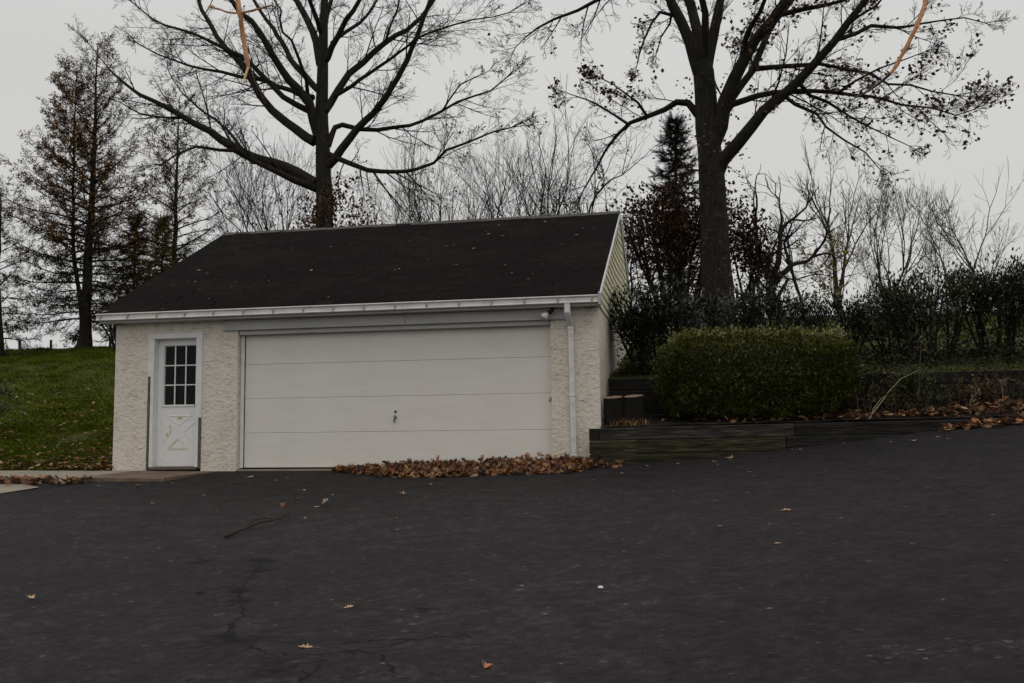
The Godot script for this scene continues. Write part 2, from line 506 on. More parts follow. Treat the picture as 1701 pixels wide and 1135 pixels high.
func make_door_paint() -> void:
	# white paint with yellow-brown flaking along the cross-buck mouldings; 0.70 m wide, 0.92 m high
	var w := 256
	var h := 336
	var b := noise(256, 336, 0.03, 81, 4)
	var im := colored(b, w, h, [[0.0, Color(0.76, 0.75, 0.74)], [1.0, Color(0.86, 0.85, 0.84)]])
	var r := RandomNumberGenerator.new()
	r.seed = 12
	for c: Array in [[0.523, 0.526, 0.284, 0.704, 34], [0.284, 0.704, 0.743, 0.704, 46], [0.523, 0.526, 0.743, 0.704, 14], [0.352, 0.384, 0.25, 0.50, 16], [0.30, 0.30, 0.352, 0.384, 10], [0.48, 0.18, 0.60, 0.18, 14], [0.24, 0.44, 0.26, 0.50, 10]]:
		for s in c[4] * 4:
			var t := r.randf()
			var x: float = lerpf(c[0], c[2], t) * w + r.randfn(0, 2.0)
			var y: float = lerpf(c[1], c[3], t) * h + r.randfn(0, 2.0)
			var cc := Color(0.50, 0.29, 0.06).lerp(Color(0.58, 0.44, 0.20), r.randf()).linear_to_srgb()
			for k in r.randi_range(8, 24):
				im.set_pixel(clampi(int(x + r.randfn(0, 2.2)), 0, w - 1), clampi(int(y + r.randfn(0, 1.6)), 0, h - 1), cc)
	var m := StandardMaterial3D.new()
	m.albedo_texture = tex(im)
	m.roughness = 0.5
	M.door_paint = m

# ---------------------------------------------------------------- the lie of the land
const AXX := [-90, 2, 3.5, 5.5, 6.44, 7.25, 8.2, 8.83, 9.6, 10.2, 11.08, 14, 20, 90]
const AXY := [0, 0, 0.03, 0.098, 0.144, 0.228, 0.327, 0.394, 0.49, 0.56, 0.643, 0.82, 0.95, 1.2]

func drive_h(x: float, z: float) -> float:
	var a: float = AXY[AXY.size() - 1]
	for i in AXX.size() - 1:
		if x <= AXX[i + 1]:
			a = lerpf(AXY[i], AXY[i + 1], clampf((x - AXX[i]) / (AXX[i + 1] - AXX[i]), 0.0, 1.0))
			break
	var z2 := minf(z, 14.0)
	return a - 0.035 - 0.11 * z2 + 0.0025 * z2 * z2 - 0.04 * maxf(0.0, z - 14.0)

var bumps := FastNoiseLite.new()

func land_h(x: float, z: float) -> float:
	var zz := -z
	var l := 0.205 * zz + 0.0006 * zz * zz - 0.02
	if zz > 18.0: l = 3.86 + 0.10 * (1.0 - exp(-(zz - 18.0) * 0.5)) - 0.05 * (zz - 18.0)
	var r := 1.30 + 0.183 * (zz - 1.15)
	if zz > 14.0: r = 3.65 + 0.10 * (1.0 - exp(-(zz - 14.0) * 0.5)) - 0.05 * (zz - 14.0)
	if zz < 1.15: r = 1.30
	var t := smoothstep(-2.0, 5.5, x)
	var y := lerpf(l, r, t)
	var calm := smoothstep(0.0, 3.0, zz)
	y += calm * (0.10 * bumps.get_noise_2d(x * 6.0, z * 6.0) + 0.16 * sin(zz * 0.62 + x * 0.05) * smoothstep(2.0, 6.0, zz) * (1.0 - t) * smoothstep(17.0, 12.0, zz))
	return y

func bed_h(x: float, z: float) -> float:
	return 0.575 + (x - 5.6) * 0.013 + 0.10 * clampf(0.15 - z, 0.0, 1.3) + 0.02 * bumps.get_noise_2d(x * 40.0, z * 40.0)

# ---------------------------------------------------------------- plants
func rv() -> Vector3:
	return Vector3(rng.randf_range(-1, 1), rng.randf_range(-1, 1), rng.randf_range(-1, 1))

func side_of(d: Vector3) -> Vector3:
	var p := d.cross(rv())
	if p.length() < 0.05: p = d.cross(Vector3(0.3, 0.9, 0.1))
	return p.normalized()

# P: kids [per level], ratio, angle [lo, hi], up, wob, least (thinnest radius), segs
func grow(mb: MB, p: Vector3, dir: Vector3, length: float, r0: float, lvl: int, P: Dictionary, tips: Array) -> void:
	var segs: int = P.get("segs", 4)
	var pts := PackedVector3Array([p])
	var rad := PackedFloat32Array([r0])
	var d := dir.normalized()
	var up: float = P.up
	var wob: float = P.wob
	var least: float = P.least
	var q := p
	for i in segs:
		d = (d + rv() * wob + Vector3.UP * up).normalized()
		q += d * length / segs
		pts.append(q)
		rad.append(maxf(least, lerpf(r0, r0 * 0.35, float(i + 1) / segs)))
	mb.tube(pts, rad, 6 if r0 > 0.05 else (4 if r0 > 0.015 else 3))
	var kids: Array = P.kids
	if lvl >= kids.size():
		tips.append([q, d])
		return
	var n: int = kids[lvl]
	for k in n:
		var t := clampf((k + rng.randf()) / n, 0.0, 1.0)
		t = lerpf(P.get("from", 0.2), 1.0, t)
		var s := clampi(int(t * segs), 0, segs - 1)
		var f := t * segs - s
		var at := pts[s].lerp(pts[s + 1], f)
		var ld := (pts[s + 1] - pts[s]).normalized()
		var a := rng.randf_range(P.angle[0], P.angle[1])
		var nd := (ld * cos(a) + side_of(ld) * sin(a)).normalized()
		var r := maxf(least, lerpf(rad[s], rad[s + 1], f) * rng.randf_range(0.45, 0.7))
		grow(mb, at, nd, length * float(P.ratio) * (1.15 - 0.6 * t) * rng.randf_range(0.7, 1.25), r, lvl + 1, P, tips)
	tips.append([q, d])

# a smooth path through traced points, with its radii
func smooth_path(a: Array, r0: float, r1: float, jig := 0.0) -> Array:
	var pts := PackedVector3Array()
	for i in range(0, a.size(), 3): pts.append(Vector3(a[i], a[i + 1], a[i + 2]))
	var o := PackedVector3Array()
	var n := pts.size()
	for i in n - 1:
		var p0 := pts[maxi(i - 1, 0)]
		var p3 := pts[mini(i + 2, n - 1)]
		var cuts := clampi(int(pts[i].distance_to(pts[i + 1]) / 0.35), 1, 6)
		for s in cuts:
			o.append(pts[i].cubic_interpolate(pts[i + 1], p0, p3, float(s) / cuts) + rv() * jig)
	o.append(pts[n - 1])
	var rad := PackedFloat32Array()
	for i in o.size():
		var t := float(i) / maxi(1, o.size() - 1)
		rad.append(lerpf(r0, r1, pow(t, 0.75)))
	return [o, rad]

func twigs_on(mb: MB, path: Array, every: float, lo: float, hi: float, P: Dictionary, tips: Array, from := 0.12, endlen := 1.0) -> void:
	var pts: PackedVector3Array = path[0]
	var rad: PackedFloat32Array = path[1]
	var total := 0.0
	for i in pts.size() - 1: total += pts[i].distance_to(pts[i + 1])
	var gone := 0.0
	var next := total * from
	for i in pts.size() - 1:
		var l := pts[i].distance_to(pts[i + 1])
		while next < gone + l:
			var at := pts[i].lerp(pts[i + 1], (next - gone) / l)
			var ld := (pts[i + 1] - pts[i]).normalized()
			var t := next / total
			var a := rng.randf_range(P.angle[0], P.angle[1])
			var nd := (ld * cos(a) + side_of(ld) * sin(a)).normalized()
			var len := rng.randf_range(lo, hi) * (1.0 - 0.45 * t)
			grow(mb, at, nd, len, clampf(rad[i] * 0.45, 0.006, 0.006 + len * 0.012), 0, P, tips)
			next += every * rng.randf_range(0.6, 1.5)
		gone += l
	# the limb's own end runs out in twigs
	var e := pts.size() - 1
	for k in 3:
		grow(mb, pts[e], ((pts[e] - pts[e - 1]).normalized() + rv() * 0.35), lerpf(lo, hi, 0.7) * endlen, maxf(0.006, rad[e] * 0.9), 0, P, tips)

func leaf_shape(m: Material, lobes: bool, curl: float, len := 1.0, wide := 0.6) -> ArrayMesh:
	# lies in the xz plane, stalk at the origin, tip along +z; cupped and bent
	var mb := MB.new()
	mb.tinted = true
	var edge := [[0.0, 0.02], [0.16, 0.16], [0.26, 0.30], [0.34, 0.16], [0.50, 0.48], [0.60, 0.20], [0.74, 0.40], [0.82, 0.15], [1.0, 0.0]] if lobes else [[0.0, 0.0], [0.22, 0.36], [0.5, 0.5], [0.78, 0.33], [1.0, 0.0]]
	var bend := func(x: float, z: float) -> Vector3:
		return Vector3(x * wide * len, (curl * (x * x * 1.6 + 0.55 * (z - 0.45) * (z - 0.45)) + 0.06 * sin(z * 9.0 + x * 5.0) * curl) * len, z * len)
	for s: float in [-1.0, 1.0]:
		for i in edge.size() - 1:
			var a: Vector3 = bend.call(0.0, edge[i][0])
			var b: Vector3 = bend.call(0.0, edge[i + 1][0])
			var c: Vector3 = bend.call(s * edge[i + 1][1], edge[i + 1][0] + (0.05 if lobes and edge[i + 1][1] > 0.25 else 0.0))
			var d: Vector3 = bend.call(s * edge[i][1], edge[i][0] + (0.05 if lobes and edge[i][1] > 0.25 else 0.0))
			if s > 0: mb.quad(a, d, c, b)
			else: mb.quad(a, b, c, d)
	# the stalk
	if lobes:
		mb.quad(Vector3(-0.012, 0.0, 0.0) * len, Vector3(-0.012, 0.03, -0.25) * len, Vector3(0.012, 0.03, -0.25) * len, Vector3(0.012, 0.0, 0.0) * len)
	return mb.mesh(m)

func small_leaf(m: Material, wide := 0.5) -> ArrayMesh:
	# a folded four-triangle leaf of unit length
	var mb := MB.new()
	mb.tinted = true
	var a := Vector3.ZERO
	var b := Vector3(0, 0.06, 0.5)
	var t := Vector3(0, -0.02, 1.0)
	mb.tri(a, b, Vector3(-wide * 0.5, 0.14, 0.45)); mb.tri(b, t, Vector3(-wide * 0.5, 0.14, 0.45))
	mb.tri(a, Vector3(wide * 0.5, 0.14, 0.45), b); mb.tri(b, Vector3(wide * 0.5, 0.14, 0.45), t)
	return mb.mesh(m)

func spray_shape(m: Material, n := 9, droop := 0.25) -> ArrayMesh:
	# a flat spray of needles of unit length
	var mb := MB.new()
	mb.tinted = true
	var prev := Vector3.ZERO
	for k in n:
		var t := float(k + 1) / n
		var p := Vector3(0, -droop * t * t, t)
		mb.tri(prev + Vector3(-0.012, 0, 0), p, prev + Vector3(0.012, 0, 0))
		var l := 0.26 * (1.0 - 0.6 * t)
		for s: float in [-1.0, 1.0]:
			mb.tri(prev, prev + Vector3(s * l, -0.05, l * 0.9), prev + Vector3(0.0, 0.02, l * 0.35))
		mb.tri(prev, prev + Vector3(0.02, l * 0.8, l * 0.8), prev + Vector3(0, 0, l * 0.4))
		prev = p
	return mb.mesh(m)

func toss(at: Vector3, size: float) -> Transform3D:
	var b := Basis(rv().normalized(), rng.randf() * TAU)
	return Transform3D(b.scaled(Vector3.ONE * size), at)

func aimed(at: Vector3, d: Vector3, size: float, wild := 0.5) -> Transform3D:
	var z := (d.normalized() + rv() * wild).normalized()
	var x := z.cross(Vector3.UP + rv() * 0.3).normalized()
	return Transform3D(Basis(x, z.cross(x), z).scaled_local(Vector3.ONE * size), at)

func pick(cs: Array) -> Color:
	var c: Color = cs[rng.randi_range(0, cs.size() - 1)]
	var k := rng.randf_range(0.65, 1.3)
	return Color(c.r * k, c.g * k, c.b * k)

const BROWN := [Color(0.085, 0.044, 0.022), Color(0.11, 0.058, 0.028), Color(0.065, 0.034, 0.02), Color(0.14, 0.075, 0.035)]
const RUST := [Color(0.060, 0.026, 0.013), Color(0.085, 0.036, 0.016), Color(0.042, 0.021, 0.012), Color(0.11, 0.050, 0.022), Color(0.034, 0.020, 0.013)]
const LITTER := [Color(0.22, 0.10, 0.045), Color(0.30, 0.145, 0.065), Color(0.15, 0.07, 0.035), Color(0.40, 0.24, 0.13), Color(0.10, 0.05, 0.03), Color(0.30, 0.12, 0.05), Color(0.07, 0.04, 0.028), Color(0.36, 0.25, 0.15), Color(0.18, 0.10, 0.06)]

func fork(trunk: MB, crown: MB, p: Vector3, d0: Vector3, length: float, r: float, lvl: int, P: Dictionary, tips: Array) -> void:
	# one length of stem that ends in a fork; the first two lengths belong to the trunk
	var segs := 4 if lvl < 3 else 3
	var pts := PackedVector3Array([p])
	var rad := PackedFloat32Array([r])
	var d := d0.normalized()
	var q := p
	var end := maxf(0.0045, r * 0.68)
	for i in segs:
		d = (d + rv() * float(P.wob) + Vector3.UP * float(P.up)).normalized()
		q += d * length / segs
		pts.append(q)
		rad.append(lerpf(r, end, float(i + 1) / segs))
	(trunk if lvl < 2 else crown).tube(pts, rad, 6 if r > 0.03 else (4 if r > 0.012 else 3))
	tips.append([q, d])
	var most: int = P.levels
	if lvl >= most: return
	var n := 2 if rng.randf() < 0.62 else 3
	for k in n:
		var a := rng.randf_range(P.angle[0], P.angle[1]) * (0.55 if k == 0 else 1.0)
		var nd := (d * cos(a) + side_of(d) * sin(a)).normalized()
		fork(trunk, crown, q, nd, length * rng.randf_range(0.66, 0.92), end * (0.95 if k == 0 else 0.75), lvl + 1, P, tips)
	# side shoots
	if lvl >= 1:
		for k in (2 if lvl < most - 1 else 1):
			var i := rng.randi_range(1, segs - 1)
			var nd := (d * 0.6 + side_of(d) * 0.8).normalized()
			var mine := []
			grow(crown, pts[i], nd, length * rng.randf_range(0.3, 0.8), maxf(0.0045, rad[i] * 0.35), 0, {"kids": [3], "ratio": 0.5, "angle": P.angle, "up": P.up, "wob": P.wob, "least": 0.0045, "segs": 3, "from": 0.25}, mine)
			tips.append_array(mine)

func bare_tree(called: String, label: String, at: Vector3, height: float, stems: Array, P: Dictionary, bark: Material, group := "") -> Array:
	# stems: [lean x, lean z, share of the height, radius]; each stem grows from the foot
	var t := thing(called, label, "tree", at, group)
	var crown := MB.new()
	var trunk := MB.new()
	var tips := []
	for s: Array in stems:
		var d := Vector3(s[0] * 0.8, 1.0, s[1] * 0.8).normalized()
		var q := Vector3(rng.randf_range(-0.12, 0.12), -0.3, rng.randf_range(-0.12, 0.12)) if stems.size() > 1 else Vector3(0, -0.3, 0)
		fork(trunk, crown, q, d, height * float(s[2]) * float(P.get("first", 0.27)), s[3], 0, P, tips)
	obj("trunk", trunk, bark, t)
	var c := obj("crown", crown, P.get("twig", M.twig), t)
	c.set_meta("kind", "stuff")
	return [t, tips]

func larch(called: String, label: String, at: Vector3, height: float, spread: float, stems: Array, seed: int, gold: float, dense: float) -> void:
	rng.seed = seed
	var t := thing(called, label, "tree", at, "bare larches on the lawn crest")
	var trunk := MB.new()
	var crown := MB.new()
	var where := []
	var tints := []
	var P := {"kids": [6, 2], "ratio": 0.45, "angle": [0.4, 1.1], "up": -0.05, "wob": 0.14, "least": 0.0045, "segs": 3, "from": 0.12}
	for s: Array in stems:
		var pts := PackedVector3Array()
		var rad := PackedFloat32Array()
		var n := 14
		for i in n + 1:
			var f := float(i) / n
			pts.append(Vector3(s[0] * smoothstep(0.0, 0.45, f) + s[1] * f, -0.3 + (height * s[2] + 0.3) * f, rng.randf_range(-0.05, 0.05) + s[3] * smoothstep(0.0, 0.45, f)))
			rad.append(lerpf(s[4], 0.012, pow(f, 0.8)) * (1.0 + 0.4 * pow(maxf(0.0, 1.0 - f * 12.0), 2.0)))
		trunk.tube(pts, rad, 10, 0.04)
		var y: float = height * s[2] * float(s[5])
		var az := rng.randf() * TAU
		while y < height * s[2] * 0.985:
			var f: float = y / (height * float(s[2]))
			var fi: float = (y + 0.3) / (height * float(s[2]) + 0.3) * n
			var k := clampi(int(fi), 0, n - 1)
			var p := pts[k].lerp(pts[k + 1], fi - k)
			az += 2.4 + rng.randf_range(-0.5, 0.5)
			var reach: float = spread * minf(1.0, (1.04 - f) * 1.45) * rng.randf_range(0.65, 1.12) * float(s[6]) + 0.25
			if f < 0.25: reach *= 0.8
			var lift := lerpf(0.05, 0.95, smoothstep(0.08, 0.8, f)) + rng.randf_range(-0.12, 0.12)
			var d := Vector3(cos(az), lift, sin(az)).normalized()
			var b := PackedVector3Array([p])
			var br := PackedFloat32Array([clampf(reach * 0.017, 0.010, 0.05)])
			var q := p
			var m := 6
			for i in m:
				var g := float(i + 1) / m
				d = (d + Vector3(0, -0.06 if g < 0.6 else 0.14, 0) + rv() * 0.07).normalized()
				q += d * reach / m
				b.append(q)
				br.append(maxf(0.005, br[0] * (1.0 - 0.85 * g)))
			crown.tube(b, br, 4)
			var tips := []
			var pp := P.duplicate()
			pp.up = -0.10 if f < 0.45 else 0.02
			twigs_on(crown, [b, br], lerpf(0.16, 0.24, f) / dense, 0.25, lerpf(0.85, 0.5, f), pp, tips, 0.12)
			var patchy := bumps.get_noise_3d(p.x * 30.0 + seed, y * 14.0, p.z * 30.0 + cos(az) * 20.0)
			for e: Array in tips:
				if rng.randf() < 0.05 + gold * (0.9 if cos(az) < 0.1 and f > 0.3 else 0.35) * maxf(0.0, patchy + 0.1) + (0.12 if f < 0.3 else 0.0):
					for w in 2:
						where.append(toss(e[0] + rv() * 0.06, rng.randf_range(0.05, 0.11)))
						tints.append(pick([Color(0.24, 0.115, 0.025), Color(0.12, 0.07, 0.02), Color(0.30, 0.13, 0.03)]) if f > 0.3 else pick([Color(0.03, 0.026, 0.014), Color(0.045, 0.038, 0.016)]))
			y += lerpf(0.15, 0.27, f) / dense
	obj("trunk", trunk, M.bark_warm, t)
	obj("crown", crown, M.twig, t).set_meta("kind", "stuff")
	scatter("needles", M.mesh_small, where, tints, t)

func spruce(called: String, label: String, at: Vector3, height: float, spread: float, seed: int, cols: Array, thick: float, group := "") -> void:
	rng.seed = seed
	var t := thing(called, label, "tree", at, group)
	var trunk := MB.new()
	trunk.tube(PackedVector3Array([Vector3(0, -0.3, 0), Vector3(0, height * 0.5, 0), Vector3(0, height, 0)]), PackedFloat32Array([height * 0.018, height * 0.010, 0.01]), 8)
	var limbs := MB.new()
	var where := []
	var tints := []
	var y := height * 0.04
	var az := 0.0
	while y < height:
		var f := y / height
		az += 2.4 + rng.randf_range(-0.4, 0.4)
		var reach := (spread * pow(1.0 - f, 0.8) + 0.12) * rng.randf_range(0.6, 1.15)
		var d := Vector3(cos(az), lerpf(-0.15, 0.5, f), sin(az)).normalized()
		var q := Vector3(0, y, 0)
		var b := PackedVector3Array([q])
		var br := PackedFloat32Array([0.02])
		for i in 5:
			d = (d + Vector3(0, -0.10 if i < 3 else 0.16, 0) + rv() * 0.06).normalized()
			q += d * reach / 5
			b.append(q)
			br.append(0.018 - 0.003 * i)
			var n := 5 if thick > 0.8 else 4
			for k in n:
				where.append(aimed(q - d * rng.randf() * reach / 5, d + side_of(d) * 0.9 + Vector3.DOWN * 0.25, rng.randf_range(0.22, 0.42) * thick, 0.5))
				tints.append(pick(cols))
		limbs.tube(b, br, 3)
		where.append(aimed(q, d, 0.36 * thick, 0.2))
		tints.append(pick(cols))
		y += lerpf(0.055, 0.10, f) * 0.75
	obj("trunk", trunk, M.bark_dark, t)
	obj("branches", limbs, M.twig, t).set_meta("kind", "stuff")
	scatter("needles", M.mesh_spray, where, tints, t)

func shrub(called: String, label: String, at: Vector3, size: Vector3, seed: int, nleaf: int, leaf: float, cols: Array, lm: Mesh, stems := 9, hollow := 0.35, group := "", category := "shrub", fill := 50) -> Node3D:
	# a fan of stems with leaves in clumps towards the outside of an uneven crown
	rng.seed = seed
	var t := thing(called, label, category, at, group)
	var wood := MB.new()
	var tips := []
	var P := {"kids": [5, 4], "ratio": 0.5, "angle": [0.35, 0.9], "up": 0.06, "wob": 0.16, "least": 0.004, "segs": 4, "from": 0.35}
	for s in stems:
		var a := TAU * s / stems + rng.randf_range(-0.4, 0.4)
		var k := rng.randf_range(0.15, 0.85)
		var d := Vector3(cos(a) * size.x * 0.5 * k, size.y * 0.8, sin(a) * size.z * 0.5 * k)
		grow(wood, Vector3(cos(a) * 0.12 * size.x, -0.1, sin(a) * 0.12 * size.z), d, d.length() * 0.85, 0.012 + 0.012 * size.y, 0, P, tips)
	obj("stems", wood, M.bark_dark, t).set_meta("kind", "stuff")
	var where := []
	var tints := []
	var clumps := []
	for e: Array in tips:
		var p: Vector3 = e[0]
		var r := Vector3(p.x / (size.x * 0.5), (p.y - size.y * 0.5) / (size.y * 0.5), p.z / (size.z * 0.5)).length()
		if p.y > size.y * hollow and r < 1.25: clumps.append(p)
	var goal := maxi(60, clumps.size() + fill)
	while clumps.size() < goal:
		var p := rv()
		if p.length() > 1.0 or p.length() < 0.4: continue
		clumps.append(Vector3(p.x * size.x * 0.5, size.y * (0.5 + hollow * 0.5) + p.y * size.y * 0.5 * (1.0 - hollow), p.z * size.z * 0.5))
	for k in nleaf:
		var c: Vector3 = clumps[rng.randi_range(0, clumps.size() - 1)]
		var o := rv() * clampf(size.y * 0.11, 0.05, 0.3)
		where.append(aimed(c + o, (c + o) - Vector3(0, size.y * 0.35, 0), leaf * rng.randf_range(0.6, 1.25), 0.8))
		tints.append(pick(cols))
	scatter("leaves", lm, where, tints, t)
	return t

# ---------------------------------------------------------------- the garage
const WL := -2.18
const WR := 5.573
const BACK := -7.68
const SOFFIT := 2.305

func garage() -> void:
	rng.seed = 101
	var g := thing("garage", "low white stuccoed garage with dark shingled gable roof and wide white door", "garage")
	var mb := MB.new()
	var wall := func(m: MB, x0: float, x1: float, y0: float, y1: float, z0: float, z1: float) -> void:
		m.box(Vector3((x0 + x1) / 2, (y0 + y1) / 2, (z0 + z1) / 2), Vector3(x1 - x0, y1 - y0, z1 - z0))
	wall.call(mb, WL, -1.59, -0.12, SOFFIT, -0.2, 0.0)
	wall.call(mb, -0.66, -0.067, -0.12, SOFFIT, -0.2, 0.0)
	wall.call(mb, 4.865, WR, -0.2, SOFFIT, -0.2, 0.0)
	wall.call(mb, -1.59, -0.66, 2.127, SOFFIT, -0.2, 0.0)
	wall.call(mb, -0.067, 4.865, 2.14, SOFFIT, -0.2, 0.0)
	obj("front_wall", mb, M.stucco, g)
	mb = MB.new()
	wall.call(mb, WR - 0.2, WR, -0.3, SOFFIT, BACK, -0.2)
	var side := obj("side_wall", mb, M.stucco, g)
	mb = MB.new()
	wall.call(mb, WL, WL + 0.2, -0.3, SOFFIT, BACK, -0.2)
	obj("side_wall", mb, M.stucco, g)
	mb = MB.new()
	wall.call(mb, WL + 0.2, WR - 0.2, -0.3, SOFFIT, BACK, BACK + 0.2)
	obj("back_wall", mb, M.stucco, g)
	mb = MB.new()
	wall.call(mb, WL + 0.2, WR - 0.2, -0.3, -0.02, BACK + 0.2, -0.2)
	obj("floor", mb, M.interior, g)
	# roof: deck, soffit, fascia, gable ends
	var ry := 4.5745
	var rz := -3.839
	var ey := 2.454
	var ez := 0.2575
	var slope := Vector3(0, ry - ey, rz - ez)
	var run := slope.length()
	var s := slope / run
	var nrm := Vector3(0, -s.z, s.y)
	var x0 := -2.365
	var x1 := 5.60
	var bas := Basis(Vector3.RIGHT, nrm, Vector3.RIGHT.cross(nrm))
	var roof_mb := MB.new()
	var mid := Vector3((x0 + x1) / 2, 0, 0)
	var c := Vector3(0, (ry + ey) / 2, (rz + ez) / 2) - nrm * 0.075 + s * 0.03
	roof_mb.box(mid + c, Vector3(x1 - x0, 0.10, run - 0.06), bas)
	var back_s := Vector3(0, s.y, -s.z)
	var back_n := Vector3(0, nrm.y, -nrm.z)
	var bc := Vector3(0, (ry + ey) / 2, rz - (ez - rz) / 2) - back_n * 0.03
	roof_mb.box(mid + bc, Vector3(x1 - x0, 0.10, run), Basis(Vector3.RIGHT, back_n, Vector3.RIGHT.cross(back_n)))
	var roof := obj("roof", roof_mb, M.dark, g)
	var courses := 36
	var e := run / courses
	var shapes := []
	for t in 5:
		var sm := MB.new()
		sm.tinted = true
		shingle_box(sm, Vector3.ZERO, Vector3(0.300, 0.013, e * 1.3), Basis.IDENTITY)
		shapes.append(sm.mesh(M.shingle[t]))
	var rest := []
	for t in 5:
		rest.append(MB.new())
		(rest[t] as MB).tinted = true
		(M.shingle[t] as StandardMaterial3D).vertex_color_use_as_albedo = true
	var single := 0
	for k in courses:
		var x := x0 - rng.randf_range(0.0, 0.3)
		var wob := rng.randf_range(-0.003, 0.003)
		var streak := rng.randi_range(0, 4)
		while x < x1 - 0.02:
			var a := maxf(x, x0)
			var b := minf(x + 0.305, x1)
			x += 0.305
			if b - a < 0.04: continue
			var patch := 2.0 + 5.5 * bumps.get_noise_2d(a * 9.0 + 300.0, k * 2.2) + rng.randfn(0.0, 1.2)
			var t := clampi(roundi(patch), 0, 4)
			if rng.randf() < 0.12: t = streak
			if rng.randf() < 0.02: t = 4
			var lift := rng.randf_range(0.0, 0.004) + (0.01 if rng.randf() < 0.02 else 0.0)
			var p := Vector3((a + b) / 2, ey, ez) + s * (e * (k + 0.65) + wob + rng.randf_range(-0.005, 0.005)) + nrm * (0.001 + lift)
			p += Vector3(0, bumps.get_noise_2d(p.x * 5.0, k * 1.5) * 0.018, 0)
			var tb := bas.rotated(Vector3.RIGHT, 0.085 + lift * 2.0).rotated(nrm, rng.randfn(0, 0.006))
			if k < 11 and single < 300:
				single += 1
				var o := put("shingle", shapes[t], roof)
				o.transform = Transform3D(tb.scaled_local(Vector3((b - a - 0.005) / 0.3, 1, 1)), p)
			else:
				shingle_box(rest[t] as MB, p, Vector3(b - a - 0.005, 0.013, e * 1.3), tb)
	var upper := ArrayMesh.new()
	for t in 5:
		var one: ArrayMesh = (rest[t] as MB).mesh(M.shingle[t])
		upper.add_surface_from_arrays(Mesh.PRIMITIVE_TRIANGLES, one.surface_get_arrays(0))
		upper.surface_set_material(t, M.shingle[t])
	put("shingles", upper, roof).set_meta("kind", "stuff")
	var cap_mb := MB.new()
	cap_mb.box(nrm * 0.004 - s * 0.07, Vector3(0.29, 0.008, 0.16), bas)
	cap_mb.box(back_n * 0.004 - back_s * 0.07, Vector3(0.29, 0.008, 0.16), Basis(Vector3.RIGHT, back_n, Vector3.RIGHT.cross(back_n)))
	var cap := cap_mb.mesh(M.ridge)
	var n_caps := 33
	for k in n_caps:
		var o := put("ridge_cap", cap, roof)
		o.position = Vector3(x0 + 0.13 + (x1 - x0 - 0.26) * k / (n_caps - 1), ry + 0.012 + rng.randf_range(0, 0.006) + bumps.get_noise_1d(k * 9.0) * 0.012, rz)
		o.rotation.z = 0.02
	mb = MB.new()
	mb.cbox(Vector3((x0 + x1) / 2, 2.355, 0.185), Vector3(x1 - x0 - 0.03, 0.10, 0.03), 0.004)
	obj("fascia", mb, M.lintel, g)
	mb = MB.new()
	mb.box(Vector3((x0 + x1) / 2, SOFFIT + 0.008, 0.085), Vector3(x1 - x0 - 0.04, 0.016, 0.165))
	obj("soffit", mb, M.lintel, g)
	for sx: float in [WL + 0.1, WR - 0.12]:
		mb = MB.new()
		var pr := [Vector3(0, SOFFIT, 0.1), Vector3(0, ry - 0.14, rz), Vector3(0, SOFFIT, 2 * rz - 0.1)]
		for q: float in [-0.08, 0.08]:
			mb.out([pr[0] + Vector3(sx + q, 0, 0), pr[1] + Vector3(sx + q, 0, 0), pr[2] + Vector3(sx + q, 0, 0)], Vector3(sx, 3.0, rz))
		for q in 3:
			var u: Vector3 = pr[q]
			var w: Vector3 = pr[(q + 1) % 3]
			mb.out([u + Vector3(sx - 0.08, 0, 0), w + Vector3(sx - 0.08, 0, 0), w + Vector3(sx + 0.08, 0, 0), u + Vector3(sx + 0.08, 0, 0)], Vector3(sx, 3.0, rz))
		obj("gable_wall", mb, M.interior, g)
	# cream lap siding on the gable to the right, each board sagging a little
	var rows := 17
	var hgt := (ry - 0.13 - 2.325) / rows
	for k in rows:
		var y0 := 2.325 + k * hgt
		var y1 := y0 + hgt + 0.012
		var half0 := (ry - 0.05 - y0) / (ry - ey) * (ez - rz) - 0.06
		var half1 := maxf(0.02, (ry - 0.05 - y1) / (ry - ey) * (ez - rz) - 0.06)
		half0 = minf(half0, ez - rz - 0.10)
		mb = MB.new()
		var n := 14
		var xo := WR + 0.026 + rng.randf_range(-0.002, 0.002)
		var pts := []
		for i in n + 1:
			var f := float(i) / n
			var sag := -0.045 * sin(PI * f) - 0.012 * sin(f * 9.0 + k * 0.7)
			var dent := -0.014 * sin(PI * clampf(f * 1.6, 0, 1))
			var zb := rz + half0 - 2.0 * half0 * f
			var zt := rz + half1 - 2.0 * half1 * f
			var last := k == rows - 1
			pts.append([Vector3(xo + dent, y0 + sag * (0.6 if k == 0 else 1.0), zb), Vector3(xo - 0.017 + dent, minf(y1 + sag, ry - 0.10), zt), Vector3(WR - 0.03, y0 + sag + 0.002, zb)])
		for i in n:
			mb.quad(pts[i][0], pts[i + 1][0], pts[i + 1][1], pts[i][1])
			mb.quad(pts[i][2], pts[i + 1][2], pts[i + 1][0], pts[i][0])
		obj("siding_board", mb, M.siding, g)
	# rake boards on the right gable
	for d: float in [1.0, -1.0]:
		mb = MB.new()
		var q := Vector3(5.613, (ry + ey) / 2 - 0.052, rz + d * (ez - rz) / 2)
		var nn := nrm if d > 0 else back_n
		mb.cbox(q, Vector3(0.024, 0.062, run - 0.02), 0.004, Basis(Vector3.RIGHT, nn, Vector3.RIGHT.cross(nn)))
		obj("rake_board", mb, M.trim, g)
	mb = MB.new()
	mb.cbox(Vector3(5.612, 2.40, 0.20), Vector3(0.03, 0.19, 0.14), 0.004)
	obj("eave_return", mb, M.lintel, g)
	gutter(g)
	garage_door(g)
	service_door(g)

